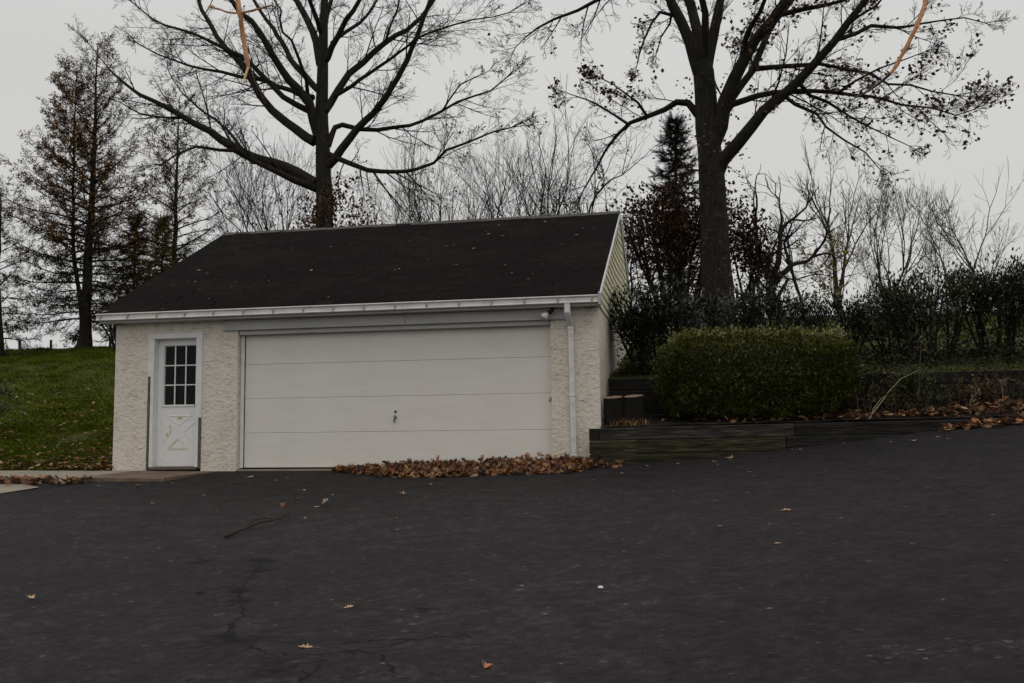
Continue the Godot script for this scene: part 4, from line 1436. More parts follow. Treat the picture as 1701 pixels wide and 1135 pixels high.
func left_oak() -> void:
	var r := big_oak("oak_tree", "large bare oak with straight trunk and wide arching limbs rising behind the roof", Vector3(-4.38, 3.26, -14.00), [
		[[0.00,-0.47,0.00, -0.01,4.22,0.00, -0.07,5.57,0.00, -0.09,6.60,0.00, -0.14,7.64,0.00, -0.11,8.68,0.00, -0.10,9.73,0.00, -0.09,10.43,0.00, -0.07,11.13,0.00, 0.00,12.33,0.00, 0.05,13.74,0.00], 0.360, 0.060],
		[[-0.38,5.11,0.00, -0.90,5.46,0.18, -1.56,5.76,0.38, -2.42,6.04,0.62, -2.88,6.34,0.76, -3.44,6.75,0.94, -4.19,7.20,1.16, -4.77,7.54,1.32, -5.53,7.94,1.51, -6.10,8.34,1.67, -6.59,8.89,1.82, -6.85,9.24,1.90], 0.240, 0.012],
		[[-0.20,5.00,0.00, -0.79,5.16,0.40, -1.35,5.43,0.81, -1.79,5.64,1.13, -2.22,5.88,1.45, -2.68,5.88,1.73, -3.23,5.93,2.07, -3.69,5.68,2.35, -4.04,5.30,2.60], 0.150, 0.020],
		[[-0.40,6.49,0.00, -1.42,7.27,-0.23, -2.18,7.98,-0.40, -2.71,8.77,-0.55, -3.25,9.57,-0.70, -4.04,10.37,-0.86, -4.73,11.40,-1.03, -5.12,12.17,-1.15, -5.58,13.38,-1.31], 0.170, 0.050],
		[[-0.22,6.69,0.00, -0.43,7.63,0.33, -0.72,8.06,0.51, -1.12,8.63,0.74, -1.39,9.05,0.91, -1.67,9.62,1.11, -1.94,10.06,1.27, -2.24,10.31,1.39, -2.48,10.68,1.52, -2.87,11.38,1.76], 0.180, 0.050],
		[[-0.23,8.16,0.00, -0.86,8.79,-0.31, -1.47,9.53,-0.63, -1.97,10.29,-0.93, -2.39,10.93,-1.17, -3.01,11.72,-1.47, -3.34,12.22,-1.64, -4.02,13.33,-2.01], 0.120, 0.040],
		[[-0.32,7.42,0.00, -0.97,7.74,0.07, -1.40,7.98,0.12, -1.73,8.34,0.17, -2.14,8.83,0.24, -2.49,9.20,0.29, -2.77,9.39,0.32, -3.37,9.70,0.38, -4.02,10.06,0.44, -4.87,10.41,0.52, -5.73,10.78,0.60, -6.29,11.26,0.65], 0.120, 0.020],
		[[-0.41,7.94,0.00, -0.69,8.03,-0.09, -1.30,8.35,-0.28, -1.88,8.60,-0.46, -2.50,8.95,-0.65, -3.38,9.22,-0.89, -3.86,9.41,-1.02, -4.98,9.79,-1.31, -6.09,10.23,-1.58, -6.97,10.67,-1.79, -8.07,11.32,-2.06], 0.100, 0.020],
		[[-0.61,8.02,0.00, -0.54,8.40,0.27, -0.61,8.83,0.60, -0.64,9.10,0.80, -0.70,9.42,1.04, -0.90,9.61,1.26, -0.90,9.92,1.48, -0.80,10.12,1.62, -0.92,10.37,1.83], 0.070, 0.025],
		[[-0.18,9.03,0.00, -0.59,10.26,-0.33, -0.89,10.86,-0.49, -1.26,11.40,-0.64, -1.40,11.70,-0.71, -1.88,13.05,-1.03], 0.150, 0.060],
		[[-0.11,9.02,0.00, 0.08,9.17,0.07, 0.28,9.47,0.18, 0.52,9.75,0.30, 0.87,10.19,0.47, 1.33,10.68,0.67, 1.89,11.37,0.93], 0.120, 0.050],
		[[-0.02,7.44,0.00, 0.10,7.73,-0.09, 0.32,8.20,-0.24, 0.62,8.78,-0.41, 1.04,9.23,-0.58, 1.69,9.91,-0.83, 2.34,10.32,-1.02, 2.80,10.81,-1.18, 3.11,11.33,-1.32, 3.53,12.07,-1.50], 0.140, 0.050],
		[[0.30,7.92,0.00, 0.93,8.10,0.24, 1.57,8.35,0.49, 2.37,8.62,0.80, 2.98,8.87,1.04, 3.35,9.05,1.19, 3.87,9.12,1.36, 4.57,9.15,1.60, 5.20,9.18,1.80, 5.87,9.10,2.01, 6.36,9.11,2.16], 0.070, 0.015],
		[[0.09,5.70,0.00, 0.31,5.88,0.04, 0.61,6.17,0.10, 1.14,6.72,0.21, 1.65,7.19,0.31, 2.10,7.60,0.39, 2.54,8.14,0.49, 2.89,8.67,0.57, 3.19,9.34,0.67, 3.43,9.90,0.74, 3.65,10.32,0.80, 3.95,11.07,0.90], 0.150, 0.050],
		[[0.09,6.32,0.00, 0.18,6.75,-0.10, 0.26,6.98,-0.16, 0.48,7.04,-0.22, 0.99,6.91,-0.36, 1.58,6.91,-0.51, 2.04,7.01,-0.62, 2.56,7.05,-0.74, 2.96,7.19,-0.83, 3.55,7.51,-0.97, 4.00,7.82,-1.08, 4.55,8.02,-1.19, 5.08,8.15,-1.30, 5.53,8.59,-1.41], 0.110, 0.020],
		[[0.15,6.06,0.00, 0.47,5.89,0.11, 1.05,5.55,0.30, 1.58,5.32,0.47, 2.49,5.16,0.75, 3.28,5.08,0.98, 3.87,5.21,1.16, 4.30,5.50,1.32, 4.77,5.61,1.46, 5.25,5.72,1.60, 5.72,5.81,1.74, 6.35,5.85,1.91], 0.100, 0.020],
		[[0.20,9.67,0.00, 0.35,9.90,-0.15, 0.55,10.16,-0.35, 0.88,10.53,-0.63, 1.18,11.16,-0.98, 1.31,11.64,-1.20, 1.62,12.54,-1.63], 0.080, 0.030],
		[[-0.14,9.94,0.00, -0.16,10.34,0.45, -0.18,10.73,0.89, -0.09,11.36,1.58], 0.090, 0.040],
		[[-0.04,10.33,0.00, -0.06,11.12,-0.42, -0.06,11.92,-0.83, -0.16,13.58,-1.61], 0.090, 0.040],
		[[3.82,7.16,0.00, 4.06,7.40,0.18, 4.52,7.78,0.49, 5.04,7.87,0.73, 5.50,7.94,0.94], 0.040, 0.012],
		[[-2.73,6.24,0.00, -3.45,7.08,-0.48, -4.24,7.78,-0.92, -5.15,8.42,-1.35, -6.14,9.31,-1.85, -6.87,10.23,-2.27], 0.060, 0.015],
		[[-4.87,7.63,0.00, -5.38,7.52,0.47, -5.85,7.50,0.92, -6.27,7.76,1.42, -6.64,7.85,1.81], 0.050, 0.012],
		[[1.97,9.54,0.00, 2.22,9.88,0.30, 2.57,10.27,0.65, 2.85,10.73,1.05], 0.050, 0.020],
	], 301, 0.37, 0.8, 2.2, [6, 4, 2])
	var where := []
	var tints := []
	for e: Array in r[1]:
		if e[0].y < 6.0 and e[0].x > -0.5 and rng.randf() < 0.10:
			where.append(toss(e[0], rng.randf_range(0.07, 0.12)))
			tints.append(pick(BROWN))
		elif rng.randf() < 0.012:
			where.append(toss(e[0], 0.09))
			tints.append(pick(BROWN))
	scatter("leaves", M.mesh_wide, where, tints, r[0])

func right_oak() -> void:
	var r := big_oak("oak_tree", "large oak with thick forked trunk still holding clusters of brown leaves", Vector3(7.47, 3.77, -11.00), [
		[[0.04,-1.03,0.00, 0.03,-0.11,0.00, 0.01,0.82,0.00, -0.01,1.61,0.00, -0.03,2.91,0.00, -0.06,4.03,0.00, -0.12,4.61,0.00, -0.13,5.29,0.00, -0.15,6.04,0.00, -0.20,6.33,0.00], 0.460, 0.260],
		[[-0.14,5.84,0.00, -0.29,6.14,0.05, -0.48,6.86,0.17, -0.68,7.41,0.26, -0.88,7.86,0.33, -1.07,8.44,0.42, -1.35,9.39,0.56], 0.210, 0.090],
		[[-0.16,6.12,0.00, -0.22,6.66,-0.12, -0.28,7.43,-0.29, -0.42,8.09,-0.43, -0.51,8.49,-0.52, -0.67,9.84,-0.78], 0.200, 0.080],
		[[-0.18,6.17,0.00, -0.09,6.62,0.28, -0.11,7.00,0.52, -0.07,7.36,0.74, -0.15,7.75,0.99, -0.06,8.59,1.50], 0.130, 0.060],
		[[-0.10,6.08,0.00, 0.00,6.54,-0.05, 0.16,7.19,-0.11, 0.26,7.73,-0.16, 0.35,8.09,-0.19, 0.51,9.11,-0.28], 0.180, 0.080],
		[[0.06,4.21,0.00, 0.22,4.55,0.08, 0.33,5.18,0.21, 0.61,5.73,0.34, 0.89,6.22,0.45, 1.15,6.60,0.54, 1.43,6.94,0.63, 1.79,7.34,0.73, 1.92,7.49,0.76, 2.43,8.15,0.91], 0.220, 0.080],
		[[0.36,5.07,0.00, 0.51,5.34,-0.09, 0.80,5.76,-0.25, 1.08,6.13,-0.39, 1.33,6.70,-0.57, 1.58,7.34,-0.76, 1.99,7.92,-0.95, 2.29,8.30,-1.08, 2.85,9.12,-1.33], 0.120, 0.050],
		[[0.12,3.41,0.00, 0.28,3.68,0.10, 0.62,4.08,0.27, 0.98,4.44,0.43, 1.32,4.76,0.57, 1.79,5.09,0.75, 2.13,5.34,0.87, 2.49,5.68,1.02, 2.93,6.12,1.20, 3.28,6.55,1.36, 3.66,6.96,1.52, 4.10,7.50,1.71], 0.200, 0.060],
		[[0.38,4.99,0.00, 0.55,5.19,-0.07, 0.89,5.30,-0.17, 1.62,5.51,-0.38, 2.34,5.58,-0.57, 3.27,5.53,-0.81, 4.14,5.42,-1.03, 4.92,5.24,-1.22, 5.72,5.11,-1.40, 6.32,4.93,-1.53, 6.77,5.07,-1.62], 0.100, 0.015],
		[[1.12,6.05,0.00, 1.85,5.92,0.34, 2.68,5.77,0.72, 3.23,5.49,0.98, 3.77,5.25,1.24, 4.10,4.89,1.43, 4.53,4.73,1.63, 4.98,4.48,1.84, 5.42,4.28,2.04], 0.080, 0.015],
		[[3.18,6.65,0.00, 3.66,6.84,-0.18, 4.11,7.07,-0.35, 4.78,7.07,-0.59, 5.45,7.22,-0.82, 6.01,7.31,-1.00, 6.57,7.41,-1.17, 7.12,7.29,-1.35], 0.070, 0.012],
		[[1.67,7.41,0.00, 1.82,7.39,0.08, 2.38,7.36,0.38, 2.90,7.30,0.65, 3.27,7.31,0.85, 3.78,7.43,1.14], 0.090, 0.030],
		[[2.24,5.56,0.00, 2.50,5.29,-0.20, 2.94,5.19,-0.42, 3.51,4.88,-0.73, 4.11,4.59,-1.03, 4.66,4.37,-1.28, 5.13,4.17,-1.49], 0.060, 0.012],
		[[1.81,5.31,0.00, 2.08,4.98,0.19, 2.56,4.58,0.49, 2.76,4.18,0.69, 3.11,3.74,0.94, 3.54,3.31,1.22, 3.81,2.82,1.47], 0.060, 0.012],
		[[-0.20,4.76,0.00, -0.35,5.02,-0.06, -0.59,5.30,-0.13, -0.86,5.38,-0.18, -1.19,5.23,-0.25, -1.66,5.11,-0.34, -2.11,5.01,-0.42, -2.47,4.72,-0.51, -2.82,4.35,-0.60, -3.07,3.92,-0.68, -3.44,3.37,-0.80], 0.130, 0.020],
		[[-1.64,5.00,0.00, -1.85,5.29,0.26, -2.04,5.41,0.42, -2.45,5.66,0.75, -2.85,5.81,1.05], 0.050, 0.012],
		[[-2.17,4.85,0.00, -2.54,5.21,-0.23, -3.02,5.62,-0.49, -3.69,6.03,-0.82, -4.00,6.22,-0.96], 0.045, 0.010],
		[[-0.71,7.61,0.00, -0.90,7.65,0.10, -1.22,7.69,0.27, -1.44,7.34,0.45, -1.67,6.75,0.71, -1.82,6.02,1.01], 0.060, 0.012],
		[[-0.94,7.77,0.00, -0.99,7.55,-0.18, -1.24,7.31,-0.42, -1.39,6.96,-0.69], 0.040, 0.012],
		[[-1.15,8.82,0.00, -2.13,8.65,-0.20, -2.89,8.49,-0.34, -3.49,8.29,-0.46, -4.16,8.17,-0.58, -4.65,8.01,-0.66, -5.28,7.56,-0.79], 0.100, 0.012],
		[[3.39,6.97,0.00, 3.69,7.08,0.29, 4.06,7.17,0.64, 4.24,7.32,0.87], 0.050, 0.020],
		[[3.15,5.25,0.00, 3.53,5.40,0.36, 4.03,5.50,0.80, 4.51,5.52,1.20, 4.97,5.55,1.59], 0.045, 0.010],
		[[0.71,5.98,0.00, 0.92,6.63,0.79, 1.23,6.99,1.33, 1.46,7.44,1.95], 0.090, 0.040],
		[[-0.02,3.18,0.00, -0.27,3.49,-0.18, -0.52,3.58,-0.30, -0.87,3.43,-0.49], 0.050, 0.012],
	], 302, 0.36, 0.8, 2.1, [6, 4, 2])
	var where := []
	var tints := []
	# which limbs kept their leaves, and how many of the twig ends
	var keep := {5: 0.14, 6: 0.3, 7: 0.32, 8: 0.55, 9: 0.6, 10: 0.2, 11: 0.4, 12: 0.25, 13: 0.2, 14: 0.12, 15: 0.55, 16: 0.12, 17: 0.2, 18: 0.2, 20: 0.3, 21: 0.3, 22: 0.6, 23: 0.7}
	for e: Array in r[1]:
		var p: Vector3 = e[0]
		var chance: float = keep.get(e[2], 0.04)
		var patch := 0.5 + 1.3 * bumps.get_noise_3d(p.x * 22.0, p.y * 22.0, p.z * 22.0 + 50.0)
		if rng.randf() < 0.46 * chance * clampf(patch - 0.1, 0.0, 1.2):
			for k in rng.randi_range(1, 4):
				where.append(toss(p + rv() * 0.14, rng.randf_range(0.08, 0.145)))
				tints.append(pick(BROWN))
	# sprouts with leaves close to the trunk
	for k in 900:
		var y := rng.randf_range(-0.5, 6.0) if k < 450 else rng.randf_range(0.0, 4.2)
		var a := rng.randf() * TAU
		var d := 0.40 + absf(rng.randfn(0, 0.40))
		where.append(toss(Vector3(cos(a) * d - 0.1, y, sin(a) * d), rng.randf_range(0.07, 0.12)))
		tints.append(pick(BROWN if y > 3.5 else RUST))
	scatter("leaves", M.mesh_wide, where, tints, r[0])

func foot(v: Array) -> Array:
	# [x, top y, z] -> foot point on the land and height
	var y := land_h(v[0], v[2])
	return [Vector3(v[0], y, v[2]), float(v[1]) - y]

func background_trees() -> void:
	var f: Array
	var fine := {"levels": 5, "angle": [0.2, 0.62], "up": 0.07, "wob": 0.13, "first": 0.285}
	var g := "bare trees along the skyline"
	rng.seed = 400
	f = foot([-6.95, 11.94, -17])
	var r := bare_tree("bare_tree", "many-stemmed bare sapling clump behind the roof's left end", f[0], f[1], [[-0.45, 0.1, 0.8, 0.05], [-0.25, -0.2, 0.9, 0.06], [-0.1, 0.1, 1.0, 0.07], [0.1, -0.1, 0.95, 0.06], [0.3, 0.2, 0.85, 0.05], [0.45, -0.1, 0.7, 0.04]], fine, M.bark_dark, g)
	var wh := []
	var ti := []
	for e: Array in r[1]:
		if e[0].y < f[1] * 0.62 and rng.randf() < 0.16:
			wh.append(toss(e[0], 0.11)); ti.append(pick(BROWN))
	scatter("leaves", M.mesh_wide, wh, ti, r[0])
	f = foot([-9.44, 11.94, -20])
	bare_tree("bare_tree", "thin bare tree between the larches and the many-stemmed clump", f[0], f[1], [[-0.3, 0.1, 0.9, 0.05], [0.0, 0.0, 1.0, 0.06], [0.25, 0.1, 0.8, 0.04]], fine, M.bark_dark, g)
	f = foot([-7.36, 12.93, -27])
	bare_tree("bare_tree", "short bare tree just right of the large oak's trunk", f[0], f[1], [[-0.2, 0.1, 0.9, 0.05], [0.1, 0.0, 1.0, 0.06]], fine, M.bark_dark, g)
	var slim := fine.duplicate()
	slim.levels = 4; slim.angle = [0.12, 0.42]; slim.first = 0.31
	f = foot([-6.04, 13.38, -26])
	bare_tree("bare_tree", "very slim bare tree of two upright stems above the roof", f[0], f[1], [[-0.05, 0.0, 1.0, 0.06], [0.08, 0.1, 0.85, 0.05]], slim, M.bark_dark, g)
	f = foot([-3.65, 12.04, -24])
	bare_tree("bare_tree", "bare tree of wavering stems spreading above the roof's middle", f[0], f[1], [[-0.35, 0.0, 0.9, 0.09], [0.0, 0.0, 0.95, 0.10], [0.28, 0.1, 1.0, 0.09]], fine, M.bark_dark, g)
	f = foot([-2.28, 12.68, -25])
	bare_tree("bare_tree", "dense upright thicket of bare stems behind the roof's middle", f[0], f[1], [[-0.22, 0.0, 0.95, 0.08], [-0.06, -0.2, 1.0, 0.09], [0.08, 0.1, 0.95, 0.08], [0.25, 0.1, 0.9, 0.07]], fine, M.bark_dark, g)
	f = foot([-1.18, 13.47, -27])
	bare_tree("bare_tree", "pair of tall slender bare stems right of the dense thicket", f[0], f[1], [[-0.12, 0.0, 1.0, 0.06], [0.03, 0.1, 0.95, 0.06], [0.12, 0.0, 0.75, 0.05]], slim, M.bark_dark, g)
	f = foot([-0.37, 12.96, -28])
	bare_tree("bare_tree", "low faint bare tree left of the vase-shaped one", f[0], f[1], [[-0.25, 0.0, 0.9, 0.05], [0.2, 0.1, 1.0, 0.05]], slim, M.bark_grey, g)
	f = foot([1.80, 12.28, -22])
	bare_tree("bare_tree", "vase-shaped bare tree with fanned stems above the roof's right half", f[0], f[1], [[-0.40, 0.0, 0.95, 0.09], [-0.18, 0.1, 0.9, 0.08], [0.16, -0.1, 1.0, 0.09]], fine, M.bark_dark, g)
	var crooked := fine.duplicate()
	crooked.wob = 0.34; crooked.up = 0.06; crooked.angle = [0.3, 0.95]
	f = foot([3.71, 10.52, -18])
	bare_tree("crooked_tree", "crooked bare tree leaning over the roof's right end", f[0], f[1], [[-0.25, 0.0, 0.9, 0.10], [0.05, 0.1, 1.0, 0.10], [0.3, 0.0, 0.75, 0.08]], crooked, M.bark_dark, g)
	f = foot([4.76, 10.58, -20])
	bare_tree("crooked_tree", "twisting bare trees just right of the gable peak", f[0], f[1], [[-0.22, 0.0, 1.0, 0.10], [0.12, 0.1, 0.9, 0.11], [0.35, 0.0, 0.8, 0.08]], crooked, M.bark_dark, g)
	f = foot([8.63, 6.83, -15])
	bare_tree("crooked_tree", "short bent dark stem close to the right of the oak trunk", f[0], f[1], [[-0.25, 0.0, 1.0, 0.09], [0.35, 0.1, 0.7, 0.06]], crooked, M.bark_dark, g)
	var black := crooked.duplicate()
	black.wob = 0.36; black.first = 0.29
	f = foot([9.10, 8.36, -13.5])
	bare_tree("crooked_tree", "twin-stemmed crooked black tree standing behind the dark shrubs", f[0], f[1], [[-0.16, 0.0, 0.85, 0.16], [0.10, 0.1, 1.0, 0.15], [0.36, 0.0, 0.7, 0.09]], black, M.bark_dark, g)
	f = foot([10.20, 7.92, -17])
	bare_tree("bare_tree", "straight slim bare tree right of the crooked black one", f[0], f[1], [[0.03, 0.0, 1.0, 0.075]], slim, M.bark_dark, g)
	var dense := fine.duplicate()
	dense.levels = 6; dense.twig = M.twig_pale; dense.angle = [0.2, 0.55]
	rng.seed = 433
	f = foot([11.91, 9.06, -19])
	r = bare_tree("bare_tree", "fork-stemmed bare tree with the last yellow leaves low on its left", f[0], f[1], [[0.04, 0.0, 1.0, 0.15], [-0.35, 0.1, 0.72, 0.05]], dense, M.bark_grey, g)
	wh = []
	ti = []
	for e: Array in r[1]:
		if e[0].y < f[1] * 0.62 and e[0].x < 0.2 and rng.randf() < 0.5:
			for k in 1:
				wh.append(toss(e[0] + rv() * 0.1, 0.10)); ti.append(pick([Color(0.38, 0.32, 0.06), Color(0.28, 0.25, 0.06), Color(0.45, 0.36, 0.08)]))
	for k in 240:
		wh.append(toss(Vector3(-0.85, f[1] * 0.30, 0.4) + rv() * Vector3(0.75, 1.5, 0.5) * rng.randf(), 0.10)); ti.append(pick([Color(0.38, 0.32, 0.06), Color(0.30, 0.27, 0.07)]))
	scatter("leaves", M.mesh_wide, wh, ti, r[0])
	var pale := fine.duplicate()
	pale.twig = M.twig_pale
	f = foot([13.03, 8.95, -20])
	bare_tree("bare_tree", "brushy bare tree with many stems leaning to the right", f[0], f[1], [[0.10, 0.1, 0.9, 0.07], [0.26, -0.1, 1.0, 0.08], [0.40, 0.0, 0.95, 0.06], [-0.15, 0.0, 0.6, 0.04]], dense, M.bark_dark, g)
	f = foot([16.19, 9.34, -27])
	bare_tree("bare_tree", "small faint bare tree between the brushy tree and the fan-shaped one", f[0], f[1], [[-0.15, 0.0, 0.8, 0.04], [0.15, 0.0, 0.9, 0.04]], slim, M.bark_grey, g)
	f = foot([16.65, 9.32, -23])
	bare_tree("bare_tree", "fan-shaped bare tree of three clear stems standing alone", f[0], f[1], [[-0.26, 0.0, 0.92, 0.08], [0.03, 0.1, 1.0, 0.09], [0.28, 0.0, 0.8, 0.06]], pale, M.bark_grey, g)
	f = foot([18.23, 7.14, -25])
	bare_tree("bare_tree", "low spreading bare tree under the fan-shaped one", f[0], f[1], [[-0.5, 0.0, 0.8, 0.05], [0.1, 0.1, 1.0, 0.05], [0.5, 0.0, 0.9, 0.05]], pale, M.bark_grey, g)
	# larches and young spruces on the crest to the left
	f = foot([-15.48, 15.51, -18])
	larch("larch_tree", "tall twin-topped larch with thick trunk, nearest the garage's left end", f[0], f[1], 3.1, [[0.05, 0.12, 1.0, 0.0, 0.25, 0.08, 1.0], [-0.40, -0.16, 0.92, 0.25, 0.11, 0.30, 0.75]], 501, 2.0, 2.0)
	f = foot([-13.13, 13.93, -20])
	larch("larch_tree", "slimmer single-stemmed larch right of the twin-topped one", f[0], f[1], 2.6, [[0.05, 0.05, 1.0, 0.0, 0.17, 0.06, 1.0]], 502, 1.0, 1.8)
	f = foot([-17.41, 9.67, -16])
	larch("larch_tree", "dark larch with leaning trunk cut by the left edge", f[0], f[1], 1.7, [[-0.15, -0.1, 1.0, 0.0, 0.16, 0.08, 1.0]], 503, 0.6, 1.6)
	f = foot([-14.15, 9.05, -19])
	spruce("young_larch", "small conical russet-green conifer between the two tall larches", f[0], f[1], 1.5, 511, [Color(0.17, 0.125, 0.03), Color(0.11, 0.10, 0.03), Color(0.08, 0.08, 0.025), Color(0.28, 0.14, 0.03)], 0.95, "young conifers on the lawn crest")
	f = foot([-12.68, 8.80, -18.5])
	spruce("young_larch", "narrow dark olive conifer in front of the slim larch", f[0], f[1], 1.0, 512, [Color(0.13, 0.11, 0.03), Color(0.09, 0.085, 0.026), Color(0.17, 0.115, 0.03)], 0.9, "young conifers on the lawn crest")
	# dark spruce behind the right oak
	f = foot([6.41, 10.62, -17])
	spruce("spruce_tree", "dark ragged spruce rising behind the left of the forked oak", f[0], f[1], 1.75, 521, [Color(0.016, 0.020, 0.014), Color(0.022, 0.026, 0.018), Color(0.010, 0.013, 0.010)], 1.0)
	# young beeches that keep their rust-brown leaves
	f = foot([6.37, 7.57, -12.5])
	shrub("young_beech", "young beech thick with rust-brown leaves in front of the forked oak", f[0], Vector3(3.1, f[1], 2.2), 531, 6800, 0.115, RUST + [Color(0.02, 0.014, 0.01)], M.mesh_wide, 14, 0.04, "", "tree", 170)
	f = foot([8.42, 6.6, -12.2])
	shrub("young_beech", "narrow young beech with dull brown leaves right of the forked oak", f[0], Vector3(1.15, 3.1, 1.1), 532, 1700, 0.11, RUST + [Color(0.02, 0.014, 0.01)], M.mesh_wide, 6, 0.04, "", "tree", 60)
	f = foot([-3.37, 8.30, -12.5])
	shrub("young_beech", "brown-leaved young beech round the foot of the left oak", f[0], Vector3(2.5, f[1], 1.6), 533, 2800, 0.11, BROWN + RUST, M.mesh_wide, 9, 0.3, "", "tree")

func shrubs() -> void:
	var olive := [Color(0.026, 0.028, 0.016), Color(0.036, 0.036, 0.02), Color(0.018, 0.020, 0.012), Color(0.05, 0.048, 0.03)]
	var deep := [Color(0.014, 0.019, 0.010), Color(0.020, 0.026, 0.013), Color(0.010, 0.013, 0.008), Color(0.03, 0.036, 0.02)]
	var plum := [Color(0.032, 0.025, 0.017), Color(0.046, 0.032, 0.021), Color(0.025, 0.027, 0.015), Color(0.042, 0.044, 0.02)]
	# clipped hedge on the bed
	rng.seed = 601
	var at := Vector3(7.77, bed_h(7.77, -0.42), -0.42)
	var t := thing("hedge", "broad clipped green hedge with yellowish tips standing above the timber wall", "hedge", at)
	var wood := MB.new()
	var tips := []
	var P := {"kids": [5, 4], "ratio": 0.5, "angle": [0.4, 1.0], "up": 0.05, "wob": 0.18, "least": 0.004, "segs": 3, "from": 0.15}
	for k in 16:
		grow(wood, Vector3(-1.2 + 0.16 * k, -0.05, rng.randf_range(-0.15, 0.15)), Vector3(rng.randf_range(-0.3, 0.3), 1, rng.randf_range(-0.4, 0.4)), 1.0, 0.016, 0, P, tips)
	obj("stems", wood, M.bark_dark, t).set_meta("kind", "stuff")
	var where := []
	var tints := []
	var hw := 1.37
	var hh := 0.60
	var hd := 0.55
	for k in 44000:
		var p := rv()
		# push towards the shell of a rounded box
		var m := maxf(absf(p.x), maxf(absf(p.y), absf(p.z)))
		var shell := rng.randf() < 0.66
		if shell: p = p / m * (1.0 - 0.10 * absf(rng.randfn(0, 1.0)))
		var round_ := pow(pow(absf(p.x), 2.7) + pow(absf(p.y), 2.7) + pow(absf(p.z), 2.7), 1.0 / 2.7)
		if round_ > 1.0: p /= round_
		var lump := 1.0 + 0.42 * bumps.get_noise_3d(p.x * 50.0, p.y * 26.0, p.z * 26.0) + 0.16 * bumps.get_noise_3d(p.x * 170.0, p.y * 90.0, p.z * 90.0)
		var q := Vector3(p.x * hw * (1.0 + 0.05 * p.y) * (0.6 + 0.4 * lump), hh + p.y * hh * lump, p.z * hd * lump)
		if q.y < 0.03: continue
		var outw := Vector3(p.x * 0.6, maxf(p.y, 0.0), p.z * 1.3) + Vector3(0, 0.45, 0)
		where.append(aimed(q, outw, rng.randf_range(0.032, 0.07), 0.9))
		var tipw := smoothstep(0.35, 1.0, p.y) * 0.75 + 0.15 * rng.randf()
		var c := Color(0.060, 0.074, 0.014).lerp(Color(0.26, 0.25, 0.04), tipw * rng.randf())
		if rng.randf() < 0.03: c = Color(0.12, 0.075, 0.02)
		var v := rng.randf_range(0.6, 1.35)
		tints.append(Color(c.r * v, c.g * v, c.b * v))
	# loose shoots sticking out of the top
	for k in 420:
		var base := Vector3(rng.randf_range(-1.2, 1.2), hh * 2.0 - 0.06, rng.randf_range(-0.45, 0.45))
		var l := rng.randf_range(0.03, 0.11) + 0.16 * pow(rng.randf(), 4.0)
		for s in 4:
			where.append(aimed(base + Vector3(rng.randf_range(-0.02, 0.02), l * s / 3.0, rng.randf_range(-0.02, 0.02)), Vector3.UP, 0.045, 0.9))
			tints.append(pick([Color(0.16, 0.155, 0.03), Color(0.11, 0.12, 0.022)]))
	scatter("leaves", M.mesh_glossy_wide, where, tints, t)
	# rhododendron by the garage, dark row behind, open shrubs to the right
	shrub("rhododendron", "dark glossy rhododendron spreading against the garage's side wall", Vector3(6.28, bed_h(6.2, -1.5) + 0.55, -1.75), Vector3(1.5, 1.65, 1.2), 611, 4600, 0.10, deep, M.mesh_glossy, 10, 0.33, "dark shrubs behind the hedge")
	shrub("mossy_bush", "small rounded olive bush under the rhododendron by the wall", Vector3(5.86, 1.28, -1.62), Vector3(0.5, 0.34, 0.4), 612, 900, 0.04, [Color(0.05, 0.05, 0.012), Color(0.035, 0.038, 0.010), Color(0.07, 0.06, 0.018)], M.mesh_small, 7, 0.0)
	var row := [
		[6.95, -3.2, 2.1, 1.35, 621, 5200, olive, "grey-green shrub right of the rhododendron, behind the hedge's left end"],
		[8.15, -3.6, 1.9, 1.4, 622, 5000, olive, "grey-green shrub in front of the forked oak's foot"],
		[9.35, -3.3, 1.6, 1.25, 623, 2600, deep, "dark shrub below the crooked black tree"],
		[10.25, -3.4, 1.5, 1.4, 624, 3400, plum + [Color(0.09, 0.095, 0.025), Color(0.12, 0.12, 0.03)], "loose dark shrub with a few yellow-green leaves behind the hedge's right end"],
	]
	for s: Array in row:
		shrub("shrub", s[7], Vector3(s[0], land_h(s[0], s[1]), s[1]), Vector3(s[2], s[3], 1.3), s[4], s[5], 0.075, s[6], M.mesh_glossy, 10, 0.08, "dark shrubs behind the hedge")
	var right := [
		[10.55, -2.3, 1.7, 1.6, 631, 5600, plum + [Color(0.09, 0.095, 0.025)], 0.15, "open shrub of bare-legged stems right of the hedge, lawn showing beneath"],
		[11.6, -2.5, 1.6, 1.6, 632, 6000, plum, 0.12, "dark leggy shrub under the fan-shaped tree"],
		[12.6, -2.6, 1.7, 1.7, 633, 6200, deep + plum, 0.08, "dense dark shrub at the right edge of the bank"],
		[13.9, -2.7, 1.8, 1.7, 634, 2800, deep, 0.12, "dense dark shrub farthest along the bank"],
	]
	for s: Array in right:
		shrub("shrub", s[8], Vector3(s[0], land_h(s[0], s[1]), s[1]), Vector3(s[2], s[3], 1.4), s[4], s[5], 0.075, s[6], M.mesh_glossy, 12, s[7], "leggy shrubs on the bank")
	# a bush cut by the left edge of the view
	shrub("shrub", "dark leafy shrub tip reaching in at the left edge over the lawn", Vector3(-6.45, land_h(-6.45, -2.0) - 0.1, -2.0), Vector3(1.6, 1.55, 1.2), 641, 900, 0.08, deep, M.mesh_glossy, 8, 0.2)
	# undergrowth round the larches' feet
	shrub("undergrowth_bush", "dark twiggy bush at the foot of the larches by the roof's left end", Vector3(-13.2, land_h(-13.2, -17.0), -17.0), Vector3(2.0, 2.6, 1.6), 642, 500, 0.10, [Color(0.03, 0.026, 0.014), Color(0.05, 0.036, 0.016)], M.mesh_small, 12, 0.2)
